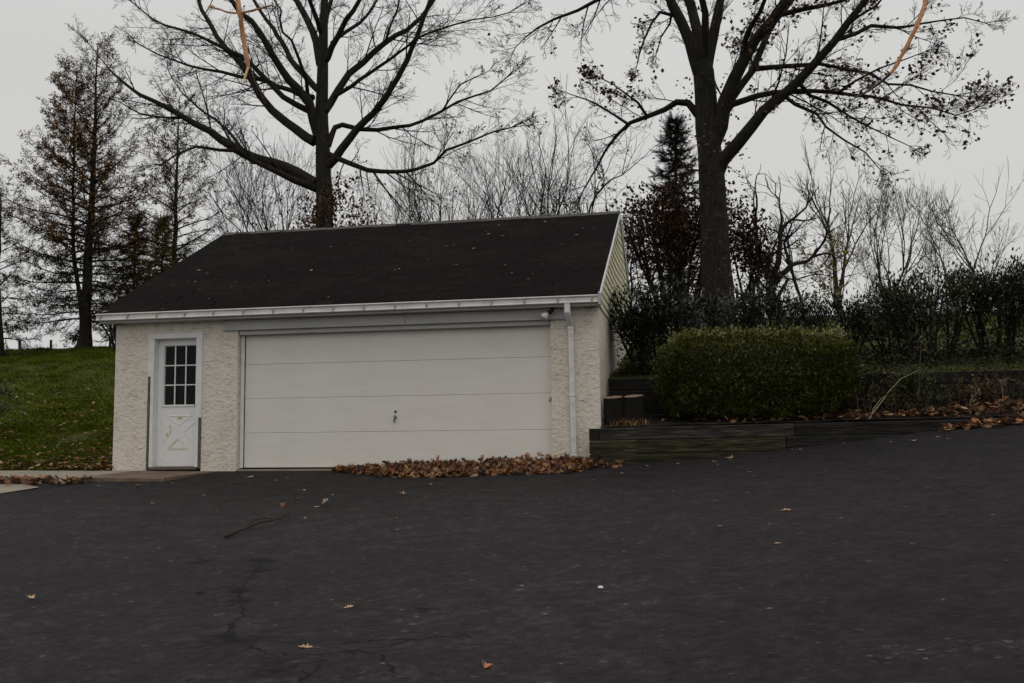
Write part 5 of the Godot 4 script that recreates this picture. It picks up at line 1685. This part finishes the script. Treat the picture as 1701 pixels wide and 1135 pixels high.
	shrub("undergrowth_bush", "small faint leafless bush between the fence posts", Vector3(-20.5, land_h(-20.5, -22.0), -22.0), Vector3(1.6, 1.1, 1.0), 643, 0, 0.1, olive, M.mesh_small, 10, 0.2)

func post(v: Vector3, label: String) -> void:
	var y := land_h(v.x, v.z)
	var t := thing("fence_post", label, "fence post", Vector3(v.x, y, v.z), "thin posts on the lawn crest")
	var mb := MB.new()
	mb.cbox(Vector3(0, 0.22, 0), Vector3(0.075, 0.80, 0.075), 0.008)
	obj("shaft", mb, M.bark_grey, t)
	mb = MB.new()
	mb.cbox(Vector3(0, 0.63, 0), Vector3(0.085, 0.02, 0.085), 0.006)
	obj("top", mb, M.bark_grey, t)

func drop_leaf(x: float, y: float, z: float, size: float, mesh: Mesh, m: Material, label: String, group: String) -> void:
	var o := put("fallen_leaf", mesh)
	o.material_override = m
	tag(o, label, "leaf", group)
	o.transform = Transform3D(Basis(Vector3.UP, rng.randf() * TAU).rotated(Vector3(1, 0, 0), rng.randf_range(-0.16, 0.16)).scaled_local(Vector3.ONE * size), Vector3(x, y + size * 0.03, z))

func twig_thing(called: String, label: String, lines: Array, m: Material, leaves: Array) -> void:
	var first: Array = lines[0][0]
	var at := Vector3(first[0], drive_h(first[0], first[1]), first[1])
	var t := thing(called, label, "twig", at)
	for k in lines.size():
		var l: Array = lines[k]
		var pts := PackedVector3Array()
		var rad := PackedFloat32Array()
		var n: int = l[0].size() / 2
		for i in n:
			var x: float = l[0][i * 2]
			var z: float = l[0][i * 2 + 1]
			pts.append(Vector3(x, drive_h(x, z) + l[1] * 0.9 + 0.006 + l[3] * sin(PI * i / maxf(1.0, n - 1)), z) - at)
			rad.append(lerpf(l[1], l[2], float(i) / (n - 1)))
		var mb := MB.new()
		mb.tube(pts, rad, 7, 0.12)
		obj("stem" if k == 0 else "side_twig", mb, m, t)
	for l: Array in leaves:
		var o := put("leaf", M.mesh_oak_curled, t)
		o.material_override = M.leaf_tones[int(l[4])]
		o.transform = Transform3D(Basis(Vector3.RIGHT, l[5]).rotated(Vector3.UP, l[3]).scaled_local(Vector3.ONE * float(l[2])), Vector3(l[0], drive_h(l[0], l[1]) + float(l[6]), l[1]) - at)

func bed_things() -> void:
	rng.seed = 701
	M.leaf_tones = []
	for c in [[0.42, 0.27, 0.155], [0.52, 0.36, 0.22], [0.30, 0.155, 0.08], [0.20, 0.10, 0.055], [0.48, 0.22, 0.105], [0.13, 0.08, 0.05]]:
		var m := mat(c[0], c[1], c[2], 0.75)
		m.backlight_enabled = true
		m.backlight = Color(0.1, 0.1, 0.1)
		M.leaf_tones.append(m)
	var names := ["pale tan oak leaf lying alone at the driveway's left side", "pale tan lobed leaf right of the dark sealed crack spot", "large curled tan leaf where the two cracks meet", "broad reddish tan leaf lying nearest the camera", "curled brown leaf alone on the driveway's right half, the farther one", "small tan leaf on the driveway's right half, the nearer one"]
	var list := [[2.08,7.32,0.088], [4.62,7.60,0.072], [4.79,8.51,0.097], [5.88,8.92,0.079], [7.66,4.76,0.108], [7.50,6.18,0.064], [7.58,2.50,0.067], [7.55,2.05,0.070], [2.56,3.06,0.097], [1.99,2.49,0.074], [1.85,1.79,0.062], [2.42,2.22,0.059], [3.39,2.29,0.115], [4.33,2.29,0.085], [3.81,2.13,0.055], [3.46,1.48,0.069], [3.65,1.47,0.061], [6.01,2.01,0.056], [5.97,1.19,0.068], [6.21,1.33,0.067], [6.29,0.65,0.110], [6.64,0.69,0.070], [7.12,1.13,0.091], [7.17,0.82,0.077], [7.29,0.63,0.141], [7.38,0.88,0.092], [8.19,0.54,0.111], [8.11,0.54,0.079], [8.78,0.39,0.081], [9.22,0.81,0.055], [9.34,0.95,0.055], [9.56,0.95,0.094], [9.85,0.94,0.078], [9.90,1.26,0.077], [10.60,1.47,0.092], [-1.42,1.42,0.071], [-0.83,1.42,0.105], [-0.66,1.64,0.077], [-0.63,1.32,0.105], [-0.37,1.32,0.078], [0.45,0.66,0.105], [0.66,1.48,0.074], [1.03,1.01,0.101], [1.12,0.73,0.077], [-1.02,2.67,0.098], [0.31,2.87,0.076], [0.62,2.23,0.063], [2.06,1.75,0.062], [3.78,3.96,0.055], [2.74,4.00,0.055]]
	var zones := [[], [], [], []]
	for k in range(names.size(), list.size()):
		var zone := 3 if list[k][0] > 9.0 else (2 if list[k][0] > 5.6 else (0 if list[k][0] < 0.8 else 1))
		zones[zone].append(k)
	for q: Array in zones: q.sort_custom(func(a, b): return list[a][0] < list[b][0])
	var places := ["before the concrete step", "before the garage door and leaf heap", "before the timber wall's left half", "before the timber wall's right half"]
	var ordinals := ["first", "second", "third", "fourth", "fifth", "sixth", "seventh", "eighth", "ninth", "tenth", "eleventh", "twelfth", "thirteenth", "fourteenth", "fifteenth", "sixteenth", "seventeenth", "eighteenth"]
	for k in list.size():
		var l: Array = list[k]
		var label := ""
		if k < names.size(): label = names[k]
		for zone in 4:
			var n: int = zones[zone].find(k)
			if n >= 0: label = "%s loose leaf from the left on the asphalt %s" % [ordinals[n], places[zone]]
		drop_leaf(l[0], drive_h(l[0], l[1]), l[1], l[2], M.mesh_oak if k % 3 else M.mesh_oak_curled, M.leaf_tones[[1, 1, 0, 4, 0, 1, 2, 3, 0, 5][k % 10] if k > 5 else [1, 1, 0, 4, 0, 1][k]], label, "leaves scattered on the driveway")
	# fallen twigs
	var bl := [2.48,3.90]
	var bl2 := [2.76,4.03]
	twig_thing("fallen_branch", "mossy broken branch with two leaves lying on the driveway", [[[2.36,4.92, 2.40,4.68, 2.43,4.35, 2.53,4.19, 2.50,3.83, 2.32,3.36], 0.016, 0.005, 0.03], [[2.35,4.51, 2.35,4.31, 2.47,4.22, 2.53,3.98], 0.009, 0.004, 0.07]], M.bark_warm, [[bl[0], bl[1], 0.10, 0.7, 4, -0.9, 0.11], [bl2[0], bl2[1], 0.07, 1.9, 1, -0.2, 0.02]])
	var b3 := [2.61,3.07, 2.79,3.17, 2.98,3.15]
	twig_thing("fallen_twig", "thin curved twig with a withered leaf, farther than the branch", [[b3, 0.005, 0.003, 0.02]], M.bark_warm, [[b3[0], b3[1], 0.10, 2.6, 1, -0.5, 0.03]])
	twig_thing("fallen_twig", "short brown stick lying in the driveway's middle", [[[5.13,7.64, 5.21,7.70, 5.30,7.68], 0.006, 0.003, 0.006]], M.bark_warm, [])
	twig_thing("fallen_twig", "little grey stick on the driveway's right half, near the camera", [[[7.27,8.92, 7.31,8.94, 7.34,8.97], 0.004, 0.002, 0.006]], M.bark_grey, [])
	twig_thing("fallen_twig", "thin dark stick lying before the concrete step", [[[0.73,3.60, 0.75,3.49, 0.83,3.44], 0.004, 0.002, 0.006]], M.bark_dark, [])
	twig_thing("fallen_twig", "thin dark stick left of the cracks", [[[3.30,7.15, 3.34,7.15, 3.38,7.15], 0.005, 0.003, 0.004]], M.bark_dark, [])
	var pb := [6.29,7.19]
	var mb := MB.new()
	for s in 8:
		var a := TAU * s / 8
		var b := TAU * (s + 1) / 8
		var p := Vector3(cos(a) * 0.020, 0, sin(a) * 0.014)
		var q := Vector3(cos(b) * 0.020, 0, sin(b) * 0.014)
		mb.out([p, q, q * 0.7 + Vector3(0, 0.012, 0), p * 0.7 + Vector3(0, 0.012, 0)], Vector3(0, -0.01, 0))
		mb.out([Vector3(0, 0.015, 0), p * 0.7 + Vector3(0, 0.012, 0), q * 0.7 + Vector3(0, 0.012, 0)], Vector3.ZERO)
	var peb := obj("pebble", mb, mat(0.8, 0.8, 0.78, 0.6))
	peb.position = Vector3(pb[0], drive_h(pb[0], pb[1]) + 0.004, pb[1])
	tag(peb, "tiny white pebble lying alone on the dark driveway", "pebble")
	post(Vector3(-19.80, 4.60, -20.00), "thin grey post on the lawn crest, leftmost of three")
	post(Vector3(-18.76, 4.62, -20.50), "thin grey post on the lawn crest beside the thick larch trunk")
	post(Vector3(-15.76, 4.36, -20.00), "thin post between the larch trunk and the garage wall")
	# weeds and stalks in the bed
	weeds()
	hanging_twigs()

func smooth_fine(a: Array, at: Vector3, r0: float, r1: float) -> Array:
	# a knotty little path: cut fine, slightly kinked, swollen at the nodes
	var src := PackedVector3Array()
	for i in range(0, a.size(), 3): src.append(Vector3(a[i], a[i + 1], a[i + 2]) - at)
	var pts := PackedVector3Array()
	var rad := PackedFloat32Array()
	var n := src.size()
	for i in n - 1:
		var cuts := clampi(int(src[i].distance_to(src[i + 1]) / 0.012), 2, 9)
		for s in cuts:
			var f := float(s) / cuts
			pts.append(src[i].cubic_interpolate(src[i + 1], src[maxi(i - 1, 0)], src[mini(i + 2, n - 1)], f) + rv() * r0 * 0.16)
			rad.append(lerpf(r0, r1, (i + f) / (n - 1)) * (1.22 if s == 0 and i > 0 else rng.randf_range(0.90, 1.08)))
	pts.append(src[n - 1])
	rad.append(r1 * 0.8)
	return [pts, rad]

func hanging_twigs() -> void:
	rng.seed = 711
	var sets := [
		["hanging_twig", "orange-brown forked twig hanging in at the top before the left oak", [[[5.726,2.096,11.405, 5.805,1.799,11.514, 5.857,1.609,11.587, 5.886,1.538,11.626, 5.892,1.478,11.618, 5.907,1.425,11.631, 5.916,1.391,11.636], 0.0072, 0.0052, 0], [[5.916,1.391,11.636, 5.917,1.364,11.653, 5.922,1.338,11.670], 0.0034, 0.0018, 2], [[5.915,1.397,11.637, 5.899,1.383,11.577, 5.891,1.371,11.526, 5.880,1.360,11.466], 0.0042, 0.0026, 1], [[5.886,1.538,11.626, 5.834,1.562,11.587, 5.793,1.585,11.566, 5.766,1.598,11.553], 0.0026, 0.0020, 0], [[5.887,1.538,11.625, 5.935,1.526,11.656, 5.973,1.525,11.669, 6.002,1.521,11.683], 0.0028, 0.0019, 0]]],
		["hanging_twig", "orange-brown unforked twig hanging in at the top right", [[[7.711,2.090,11.015, 7.635,1.762,11.151, 7.587,1.582,11.245, 7.553,1.495,11.294, 7.520,1.431,11.315, 7.490,1.379,11.326, 7.470,1.352,11.337], 0.0068, 0.0040, 0], [[7.470,1.352,11.337, 7.455,1.351,11.279, 7.435,1.352,11.221, 7.414,1.357,11.164], 0.0037, 0.0020, 1], [[7.552,1.490,11.294, 7.549,1.470,11.323, 7.547,1.453,11.342], 0.0020, 0.0016, 2], [[7.472,1.353,11.337, 7.464,1.355,11.349, 7.458,1.355,11.360], 0.0016, 0.0013, 1]]],
	]
	for s: Array in sets:
		var f: Array = s[2][0][0]
		var at := Vector3(f[0], f[1], f[2])
		var t := thing(s[0], s[1], "twig", at, "twigs hanging in from an overhead bough")
		for k in s[2].size():
			var l: Array = s[2][k]
			var pts := PackedVector3Array()
			var rad := PackedFloat32Array()
			var path := smooth_fine(l[0], at, l[1], l[2])
			pts = path[0]
			rad = path[1]
			var n := pts.size()
			var mb := MB.new()
			mb.tube(pts, rad, 10, 0.06)
			var o := obj("stem" if k == 0 else "side_twig", mb, [M.twig_orange, M.twig_purple, M.bud][l[3]], t)
			if k == 3 and s[2].size() > 4:
				mb = MB.new()
				var e := pts[n - 1]
				mb.tube(PackedVector3Array([e + Vector3(0.010, -0.001, 0), e + Vector3(0.002, 0.001, 0), e + Vector3(-0.007, 0.004, 0)]), PackedFloat32Array([0.003, 0.0058, 0.001]), 8)
				obj("bud", mb, M.bud, t)

func blade_tuft(n: int, h: float, seed: int, m: Material, bend := 0.6) -> ArrayMesh:
	var r := RandomNumberGenerator.new()
	r.seed = seed
	var mb := MB.new()
	mb.tinted = true
	for k in n:
		var a := r.randf() * TAU
		var o := Vector3(cos(a), 0, sin(a))
		var p := Vector3(r.randf_range(-0.3, 0.3), 0, r.randf_range(-0.3, 0.3)) * h
		var w := Vector3(-o.z, 0, o.x) * h * 0.045
		var l := h * r.randf_range(0.6, 1.1)
		var mid := p + Vector3(0, l * 0.6, 0) + o * l * 0.18 * bend * 2.0
		var tip := p + Vector3(0, l * 0.9, 0) + o * l * 0.55 * bend * 1.6
		mb.quad(p - w, p + w, mid + w * 0.8, mid - w * 0.8)
		mb.tri(mid - w * 0.8, mid + w * 0.8, tip)
	return mb.mesh(m)

func stalk(called: String, label: String, pts: Array, r0: float, col: Material, seeds := 0) -> void:
	var at: Vector3 = pts[0]
	var t := thing(called, label, "weed", at)
	var pv := PackedVector3Array()
	var rad := PackedFloat32Array()
	for i in pts.size():
		pv.append(pts[i] - at)
		rad.append(lerpf(r0, r0 * 0.4, float(i) / (pts.size() - 1)))
	var mb := MB.new()
	mb.tube(pv, rad, 6)
	obj("stem", mb, col, t)
	if seeds > 0:
		var wh := []
		var ti := []
		for k in seeds:
			var f := rng.randf_range(0.35, 1.0) * (pv.size() - 1)
			var i := mini(int(f), pv.size() - 2)
			wh.append(toss(pv[i].lerp(pv[i + 1], f - i) + rv() * 0.05, rng.randf_range(0.03, 0.07)))
			ti.append(pick([Color(0.20, 0.15, 0.09), Color(0.12, 0.08, 0.05)]))
		scatter("dry_leaves", M.mesh_small, wh, ti, t)

func weeds() -> void:
	rng.seed = 721
	var straw := mat(0.30, 0.24, 0.14, 0.8)
	var grey := mat(0.12, 0.10, 0.075, 0.9)
	var b := func(x: float, z: float) -> Vector3: return Vector3(x, bed_h(x, z), z)
	stalk("dry_stalk", "long pale straw stalk leaning right across the bed", [b.call(9.22, 0.0), Vector3(9.36, 0.80, -0.06), Vector3(9.52, 1.0, -0.14), Vector3(9.70, 1.18, -0.22), Vector3(9.95, 1.30, -0.3)], 0.009, straw)
	stalk("dry_stalk", "second straw stalk crossing low beside the long leaning one", [b.call(9.24, 0.02), Vector3(9.30, 0.78, -0.02), Vector3(9.40, 0.90, -0.08), Vector3(9.46, 0.94, -0.1)], 0.007, straw)
	stalk("dry_stalk", "tall thin upright stalk behind the green clump", [b.call(9.92, -0.25), Vector3(9.94, 1.1, -0.25), Vector3(9.99, 1.6, -0.25), Vector3(10.02, 1.85, -0.25)], 0.006, grey, 14)
	stalk("dry_stalk", "upright dry stalk with curled leaves left of the long straw stalk", [b.call(9.12, -0.2), Vector3(9.12, 0.85, -0.2), Vector3(9.10, 1.05, -0.2)], 0.006, grey, 16)
	stalk("dry_stalk", "kinked dry stalk with withered leaves, right of the green clump", [b.call(10.55, -0.15), Vector3(10.57, 0.88, -0.15), Vector3(10.68, 1.0, -0.14), Vector3(10.63, 1.12, -0.16)], 0.007, straw, 26)
	stalk("dry_stalk", "hooked dry stalk at the bed's right end", [b.call(11.0, -0.3), Vector3(11.02, 0.98, -0.3), Vector3(11.0, 1.12, -0.3), Vector3(11.08, 1.17, -0.28), Vector3(11.14, 1.13, -0.28)], 0.006, straw, 18)
	stalk("dry_stalk", "thin dry stalk against the upper timber wall near the hedge", [b.call(9.0, -0.8), Vector3(9.02, 1.1, -0.8), Vector3(9.04, 1.36, -0.8)], 0.005, grey, 4)
	# a soft green clump and smaller green weeds
	shrub("green_weed", "soft rounded green weed clump beside the leaning stalk", b.call(9.95, -0.55) + Vector3(0, 0.18, 0), Vector3(0.55, 0.55, 0.4), 722, 1100, 0.055, [Color(0.055, 0.075, 0.025), Color(0.04, 0.055, 0.02), Color(0.08, 0.095, 0.035)], M.mesh_small, 9, 0.1, "", "weed")
	var small := [Color(0.035, 0.048, 0.014), Color(0.05, 0.065, 0.02), Color(0.028, 0.035, 0.012)]
	shrub("green_weed", "low leafy weed at the hedge's right foot", b.call(9.5, -0.35), Vector3(0.45, 0.36, 0.35), 723, 320, 0.06, small, M.mesh_small, 8, 0.1, "", "weed")
	shrub("green_weed", "low leafy weed below the tall thin stalk", b.call(10.1, -0.25), Vector3(0.5, 0.42, 0.35), 724, 330, 0.06, small, M.mesh_small, 8, 0.1, "", "weed")
	shrub("brown_weed", "withered brown weed heap before the upper timber wall", b.call(10.75, -0.55), Vector3(0.7, 0.5, 0.4), 725, 420, 0.07, [Color(0.11, 0.06, 0.03), Color(0.07, 0.04, 0.022), Color(0.16, 0.11, 0.06)], M.mesh_small, 10, 0.05, "", "weed")
	shrub("brown_weed", "withered brown weeds low against the upper wall, near the hedge", b.call(9.35, -0.85), Vector3(0.8, 0.55, 0.3), 726, 330, 0.06, [Color(0.07, 0.05, 0.022), Color(0.05, 0.05, 0.02)], M.mesh_small, 10, 0.05, "", "weed")
	# a tangle of thin dead stems and low leaves before the upper wall
	var tangle := MB.new()
	var low := []
	var lowt := []
	for k in 170:
		var x := rng.randf_range(9.0, 12.2)
		var p: Vector3 = b.call(x, rng.randf_range(-0.95, 0.0))
		var d := Vector3(rng.randfn(0, 0.5), 1.0, rng.randfn(0, 0.3)).normalized()
		var tp := []
		grow(tangle, p - Vector3(0, 0.03, 0), d, rng.randf_range(0.2, 0.75), 0.004, 0, {"kids": [3], "ratio": 0.45, "angle": [0.4, 1.0], "up": -0.02, "wob": 0.22, "least": 0.0022, "segs": 4, "from": 0.3}, tp)
		for e: Array in tp:
			if rng.randf() < 0.55:
				low.append(toss(e[0], rng.randf_range(0.03, 0.075)))
				lowt.append(pick([Color(0.10, 0.07, 0.035), Color(0.05, 0.055, 0.02), Color(0.04, 0.05, 0.018), Color(0.15, 0.10, 0.055)]))
	var dry := obj("dry_stems", tangle, mat(0.07, 0.055, 0.036, 0.9))
	tag(dry, "tangle of thin dead weed stems in the bed before the upper timber wall", "weeds", "", "stuff")
	scatter("weed_leaves", M.mesh_small, low, lowt)
	# dry straw tussock by the logs
	var t := thing("straw_tussock", "dry curled straw tussock on the timber wall before the logs", "grass tussock", b.call(5.95, 0.0))
	var wh := []
	var ti := []
	for k in 30:
		var p := Vector3(rng.randfn(0.03, 0.13), rng.randf_range(-0.04, 0.0), rng.randfn(0, 0.05))
		wh.append(Transform3D(Basis(Vector3.UP, rng.randf() * TAU).scaled_local(Vector3.ONE * rng.randf_range(0.4, 1.5)), p))
		ti.append(pick([Color(0.36, 0.25, 0.11), Color(0.26, 0.17, 0.08), Color(0.18, 0.10, 0.05)]))
	scatter("blades", blade_tuft(7, 0.12, 3, M.blade, 1.3), wh, ti, t)

func grass() -> void:
	rng.seed = 801
	var tufts := [blade_tuft(7, 1.0, 11, M.blade, 0.6), blade_tuft(6, 1.0, 12, M.blade, 0.9)]
	for part in 2:
		var wh := []
		var ti := []
		for k in 34000:
			var z := -18.6 * pow(rng.randf(), 1.25)
			var x := -2.19 - rng.randf() * (4.3 - z * 0.86)
			var h := rng.randf_range(0.035, 0.065) * (1.0 + 0.035 * -z)
			var n := bumps.get_noise_2d(x * 16.0, z * 16.0)
			wh.append(Transform3D(Basis(Vector3.UP, rng.randf() * TAU).scaled_local(Vector3(h * 1.3, h, h * 1.3)), Vector3(x, land_h(x, z) - 0.004, z)))
			var c := Color(0.052, 0.082, 0.005).lerp(Color(0.145, 0.178, 0.018), clampf(0.42 + n * 1.1 + rng.randfn(0, 0.2), 0, 1))
			if rng.randf() < 0.07: c = Color(0.10, 0.085, 0.03)
			ti.append(c)
		for k in 9000:
			var z := -3.5 * rng.randf()
			var x := -2.19 - rng.randf() * (4.0 - z * 0.8)
			var h := rng.randf_range(0.035, 0.06)
			wh.append(Transform3D(Basis(Vector3.UP, rng.randf() * TAU).scaled_local(Vector3(h * 1.3, h, h * 1.3)), Vector3(x, land_h(x, z) - 0.004, z)))
			ti.append(Color(0.052, 0.082, 0.005).lerp(Color(0.13, 0.158, 0.016), rng.randf()))
		for k in 9000:
			# the bank beyond the right-hand shrubs and the strip behind the hedge
			var z := -2.6 - 11.0 * pow(rng.randf(), 1.3)
			var x := 5.7 + rng.randf() * (6.5 - z * 0.75)
			if x > 9.9 and z > -6.0 and rng.randf() < 0.7: continue
			var h := rng.randf_range(0.04, 0.07) * (1.0 + 0.03 * -z)
			wh.append(Transform3D(Basis(Vector3.UP, rng.randf() * TAU).scaled_local(Vector3(h * 1.3, h, h * 1.3)), Vector3(x, land_h(x, z) - 0.004, z)))
			ti.append(Color(0.045, 0.072, 0.008).lerp(Color(0.10, 0.125, 0.018), rng.randf()))
		scatter("grass", tufts[part], wh, ti)

func litter() -> void:
	rng.seed = 901
	# heap of leaves blown against the garage door
	var heap := thing("leaf_pile", "long low heap of rust-brown oak leaves blown against the garage door", "leaf pile", Vector3(3.9, -0.03, 0.3))
	for v in 2:
		var wh := []
		var ti := []
		for k in 1700:
			var x := rng.randf_range(1.6, 5.45)
			if rng.randf() < 0.02: x = rng.randf_range(5.3, 5.9)
			var deep := 0.50 * smoothstep(1.6, 2.9, x) * smoothstep(6.1, 5.2, x) + 0.14
			var u := pow(rng.randf(), 0.85)
			var z := 0.03 + u * deep * rng.randf_range(0.8, 1.15) + 0.20 * smoothstep(2.0, 3.4, x) * smoothstep(5.9, 5.2, x) * u
			if x < 4.8 and rng.randf() < 0.12: z = rng.randf_range(-0.12, 0.05)
			if x > 5.42: z = maxf(z, 0.36 + rng.randf() * 0.2)
			var top := 0.105 * smoothstep(1.7, 2.8, x) * smoothstep(6.1, 5.0, x) * (0.8 + 0.4 * bumps.get_noise_1d(x * 60.0)) * smoothstep(1.0, 0.25, u) + 0.012
			var y := drive_h(x, maxf(z, 0.0)) + rng.randf() * top + 0.012
			wh.append(Transform3D(Basis(rv().normalized(), rng.randf_range(0.2, 1.3)).rotated(Vector3.UP, rng.randf() * TAU).scaled_local(Vector3.ONE * rng.randf_range(0.05, 0.13)), Vector3(x, y, z) - heap.position))
			ti.append(pick(LITTER))
		scatter("leaves", [M.mesh_oak, M.mesh_oak_curled][v], wh, ti, heap)
	for k in 3:
		var o := put("upright_leaf", M.mesh_oak_curled, heap)
		o.material_override = M.leaf_tones[4]
		o.transform = Transform3D(Basis(Vector3.RIGHT, -1.45 + 0.2 * k).rotated(Vector3.UP, 0.6 * k).scaled_local(Vector3.ONE * [0.13, 0.10, 0.11][k]), Vector3([4.52, 3.85, 3.2][k], 0.10, [0.12, 0.1, 0.2][k]) - heap.position)
	# small heap in the gutter before the path
	var heap2 := thing("leaf_pile", "small drift of brown leaves lying before the pale path slab", "leaf pile", Vector3(-2.4, -0.15, 1.1))
	var w2 := []
	var t2 := []
	for k in 330:
		var x := rng.randf_range(-3.9, -1.85)
		var z := 1.03 + absf(rng.randfn(0, 0.16))
		w2.append(Transform3D(Basis(rv().normalized(), rng.randf_range(0.1, 1.2)).rotated(Vector3.UP, rng.randf() * TAU).scaled_local(Vector3.ONE * rng.randf_range(0.06, 0.11)), Vector3(x, drive_h(x, z) + 0.015 + rng.randf() * 0.055, z) - heap2.position))
		t2.append(pick(LITTER + [Color(0.12, 0.04, 0.02), Color(0.09, 0.05, 0.03)]))
	scatter("leaves", M.mesh_oak, w2, t2, heap2)
	# leaves strewn on the lawn, thick near the path
	var w3 := []
	var t3 := []
	for k in 3100:
		var z := -10.0 * pow(rng.randf(), 2.1)
		var x := -2.25 - rng.randf() * (4.2 - z * 0.8)
		if rng.randf() < 0.25: x = -2.22 - absf(rng.randfn(0, 0.5))
		w3.append(Transform3D(Basis(rv().normalized(), rng.randf_range(0.0, 0.8)).rotated(Vector3.UP, rng.randf() * TAU).scaled_local(Vector3.ONE * rng.randf_range(0.05, 0.105)), Vector3(x, land_h(x, z) + 0.035 + rng.randf() * 0.02, z)))
		t3.append(pick(LITTER))
	scatter("fallen_leaves", M.mesh_oak, w3, t3)
	# leaves in the planting bed, spilling over the wall at the right
	var w4 := []
	var t4 := []
	for k in 2700:
		var x := 5.7 + 7.3 * pow(rng.randf(), 0.36)
		var z := rng.randf_range(-1.0, 0.12)
		var y := bed_h(x, z) + 0.02 + rng.randf() * (0.03 + 0.10 * smoothstep(8.8, 11.2, x))
		if x > 10.0 and rng.randf() < 0.4:
			z = 0.30 + absf(rng.randfn(0, 0.13)) + 0.2 * rng.randf() * smoothstep(10.0, 11.5, x)
			y = drive_h(x, z) + 0.02 + 0.10 * rng.randf() * smoothstep(10.0, 11.3, x)
		w4.append(Transform3D(Basis(rv().normalized(), rng.randf_range(0.0, 1.1)).rotated(Vector3.UP, rng.randf() * TAU).scaled_local(Vector3.ONE * rng.randf_range(0.06, 0.12)), Vector3(x, y, z)))
		t4.append(pick(LITTER))
	scatter("fallen_leaves", M.mesh_oak, w4, t4)
	# low dark growth on the strip above the upper wall
	var w6 := []
	var t6 := []
	for k in 12000:
		var x := rng.randf_range(9.0, 14.5) if k % 4 else rng.randf_range(5.7, 9.0)
		var z := -1.16 - 3.2 * pow(rng.randf(), 1.2)
		var h := rng.randf() * rng.randf() * 0.6
		w6.append(toss(Vector3(x, land_h(x, z) + h, z), rng.randf_range(0.04, 0.09)))
		t6.append(pick([Color(0.022, 0.020, 0.010), Color(0.016, 0.020, 0.008), Color(0.035, 0.024, 0.012), Color(0.03, 0.036, 0.012)]))
	for k in 2600:
		var x := rng.randf_range(8.9, 13.2)
		var patch := bumps.get_noise_1d(x * 30.0)
		if rng.randf() > 0.35 + patch * 1.6: continue
		var y := 1.36 - 0.75 * rng.randf() * rng.randf() * (0.6 + patch)
		w6.append(toss(Vector3(x, y, -0.93 + 0.10 * rng.randf()), rng.randf_range(0.04, 0.085)))
		t6.append(pick([Color(0.04, 0.045, 0.014), Color(0.06, 0.05, 0.02), Color(0.03, 0.034, 0.012), Color(0.08, 0.055, 0.025)]))
	scatter("undergrowth", M.mesh_small, w6, t6)
	# flecks of leaf and lichen on the shingles
	var w5 := []
	var t5 := []
	var s := Vector3(0, 4.5745 - 2.454, -3.839 - 0.2575)
	var n := Vector3(0, -s.z, s.y).normalized()
	for k in 70:
		var p := Vector3(rng.randf_range(-2.3, 5.5), 2.454, 0.2575) + s * rng.randf_range(0.0, 0.98) + n * 0.022
		w5.append(Transform3D(Basis(Vector3.RIGHT, 0.48).rotated(n, rng.randf() * TAU).scaled_local(Vector3.ONE * (rng.randf_range(0.02, 0.05) if k > 16 else rng.randf_range(0.06, 0.10))), p))
		t5.append(pick([Color(0.20, 0.17, 0.12), Color(0.26, 0.23, 0.17), Color(0.10, 0.08, 0.05)]))
	scatter("leaf_flecks", M.mesh_oak, w5, t5)
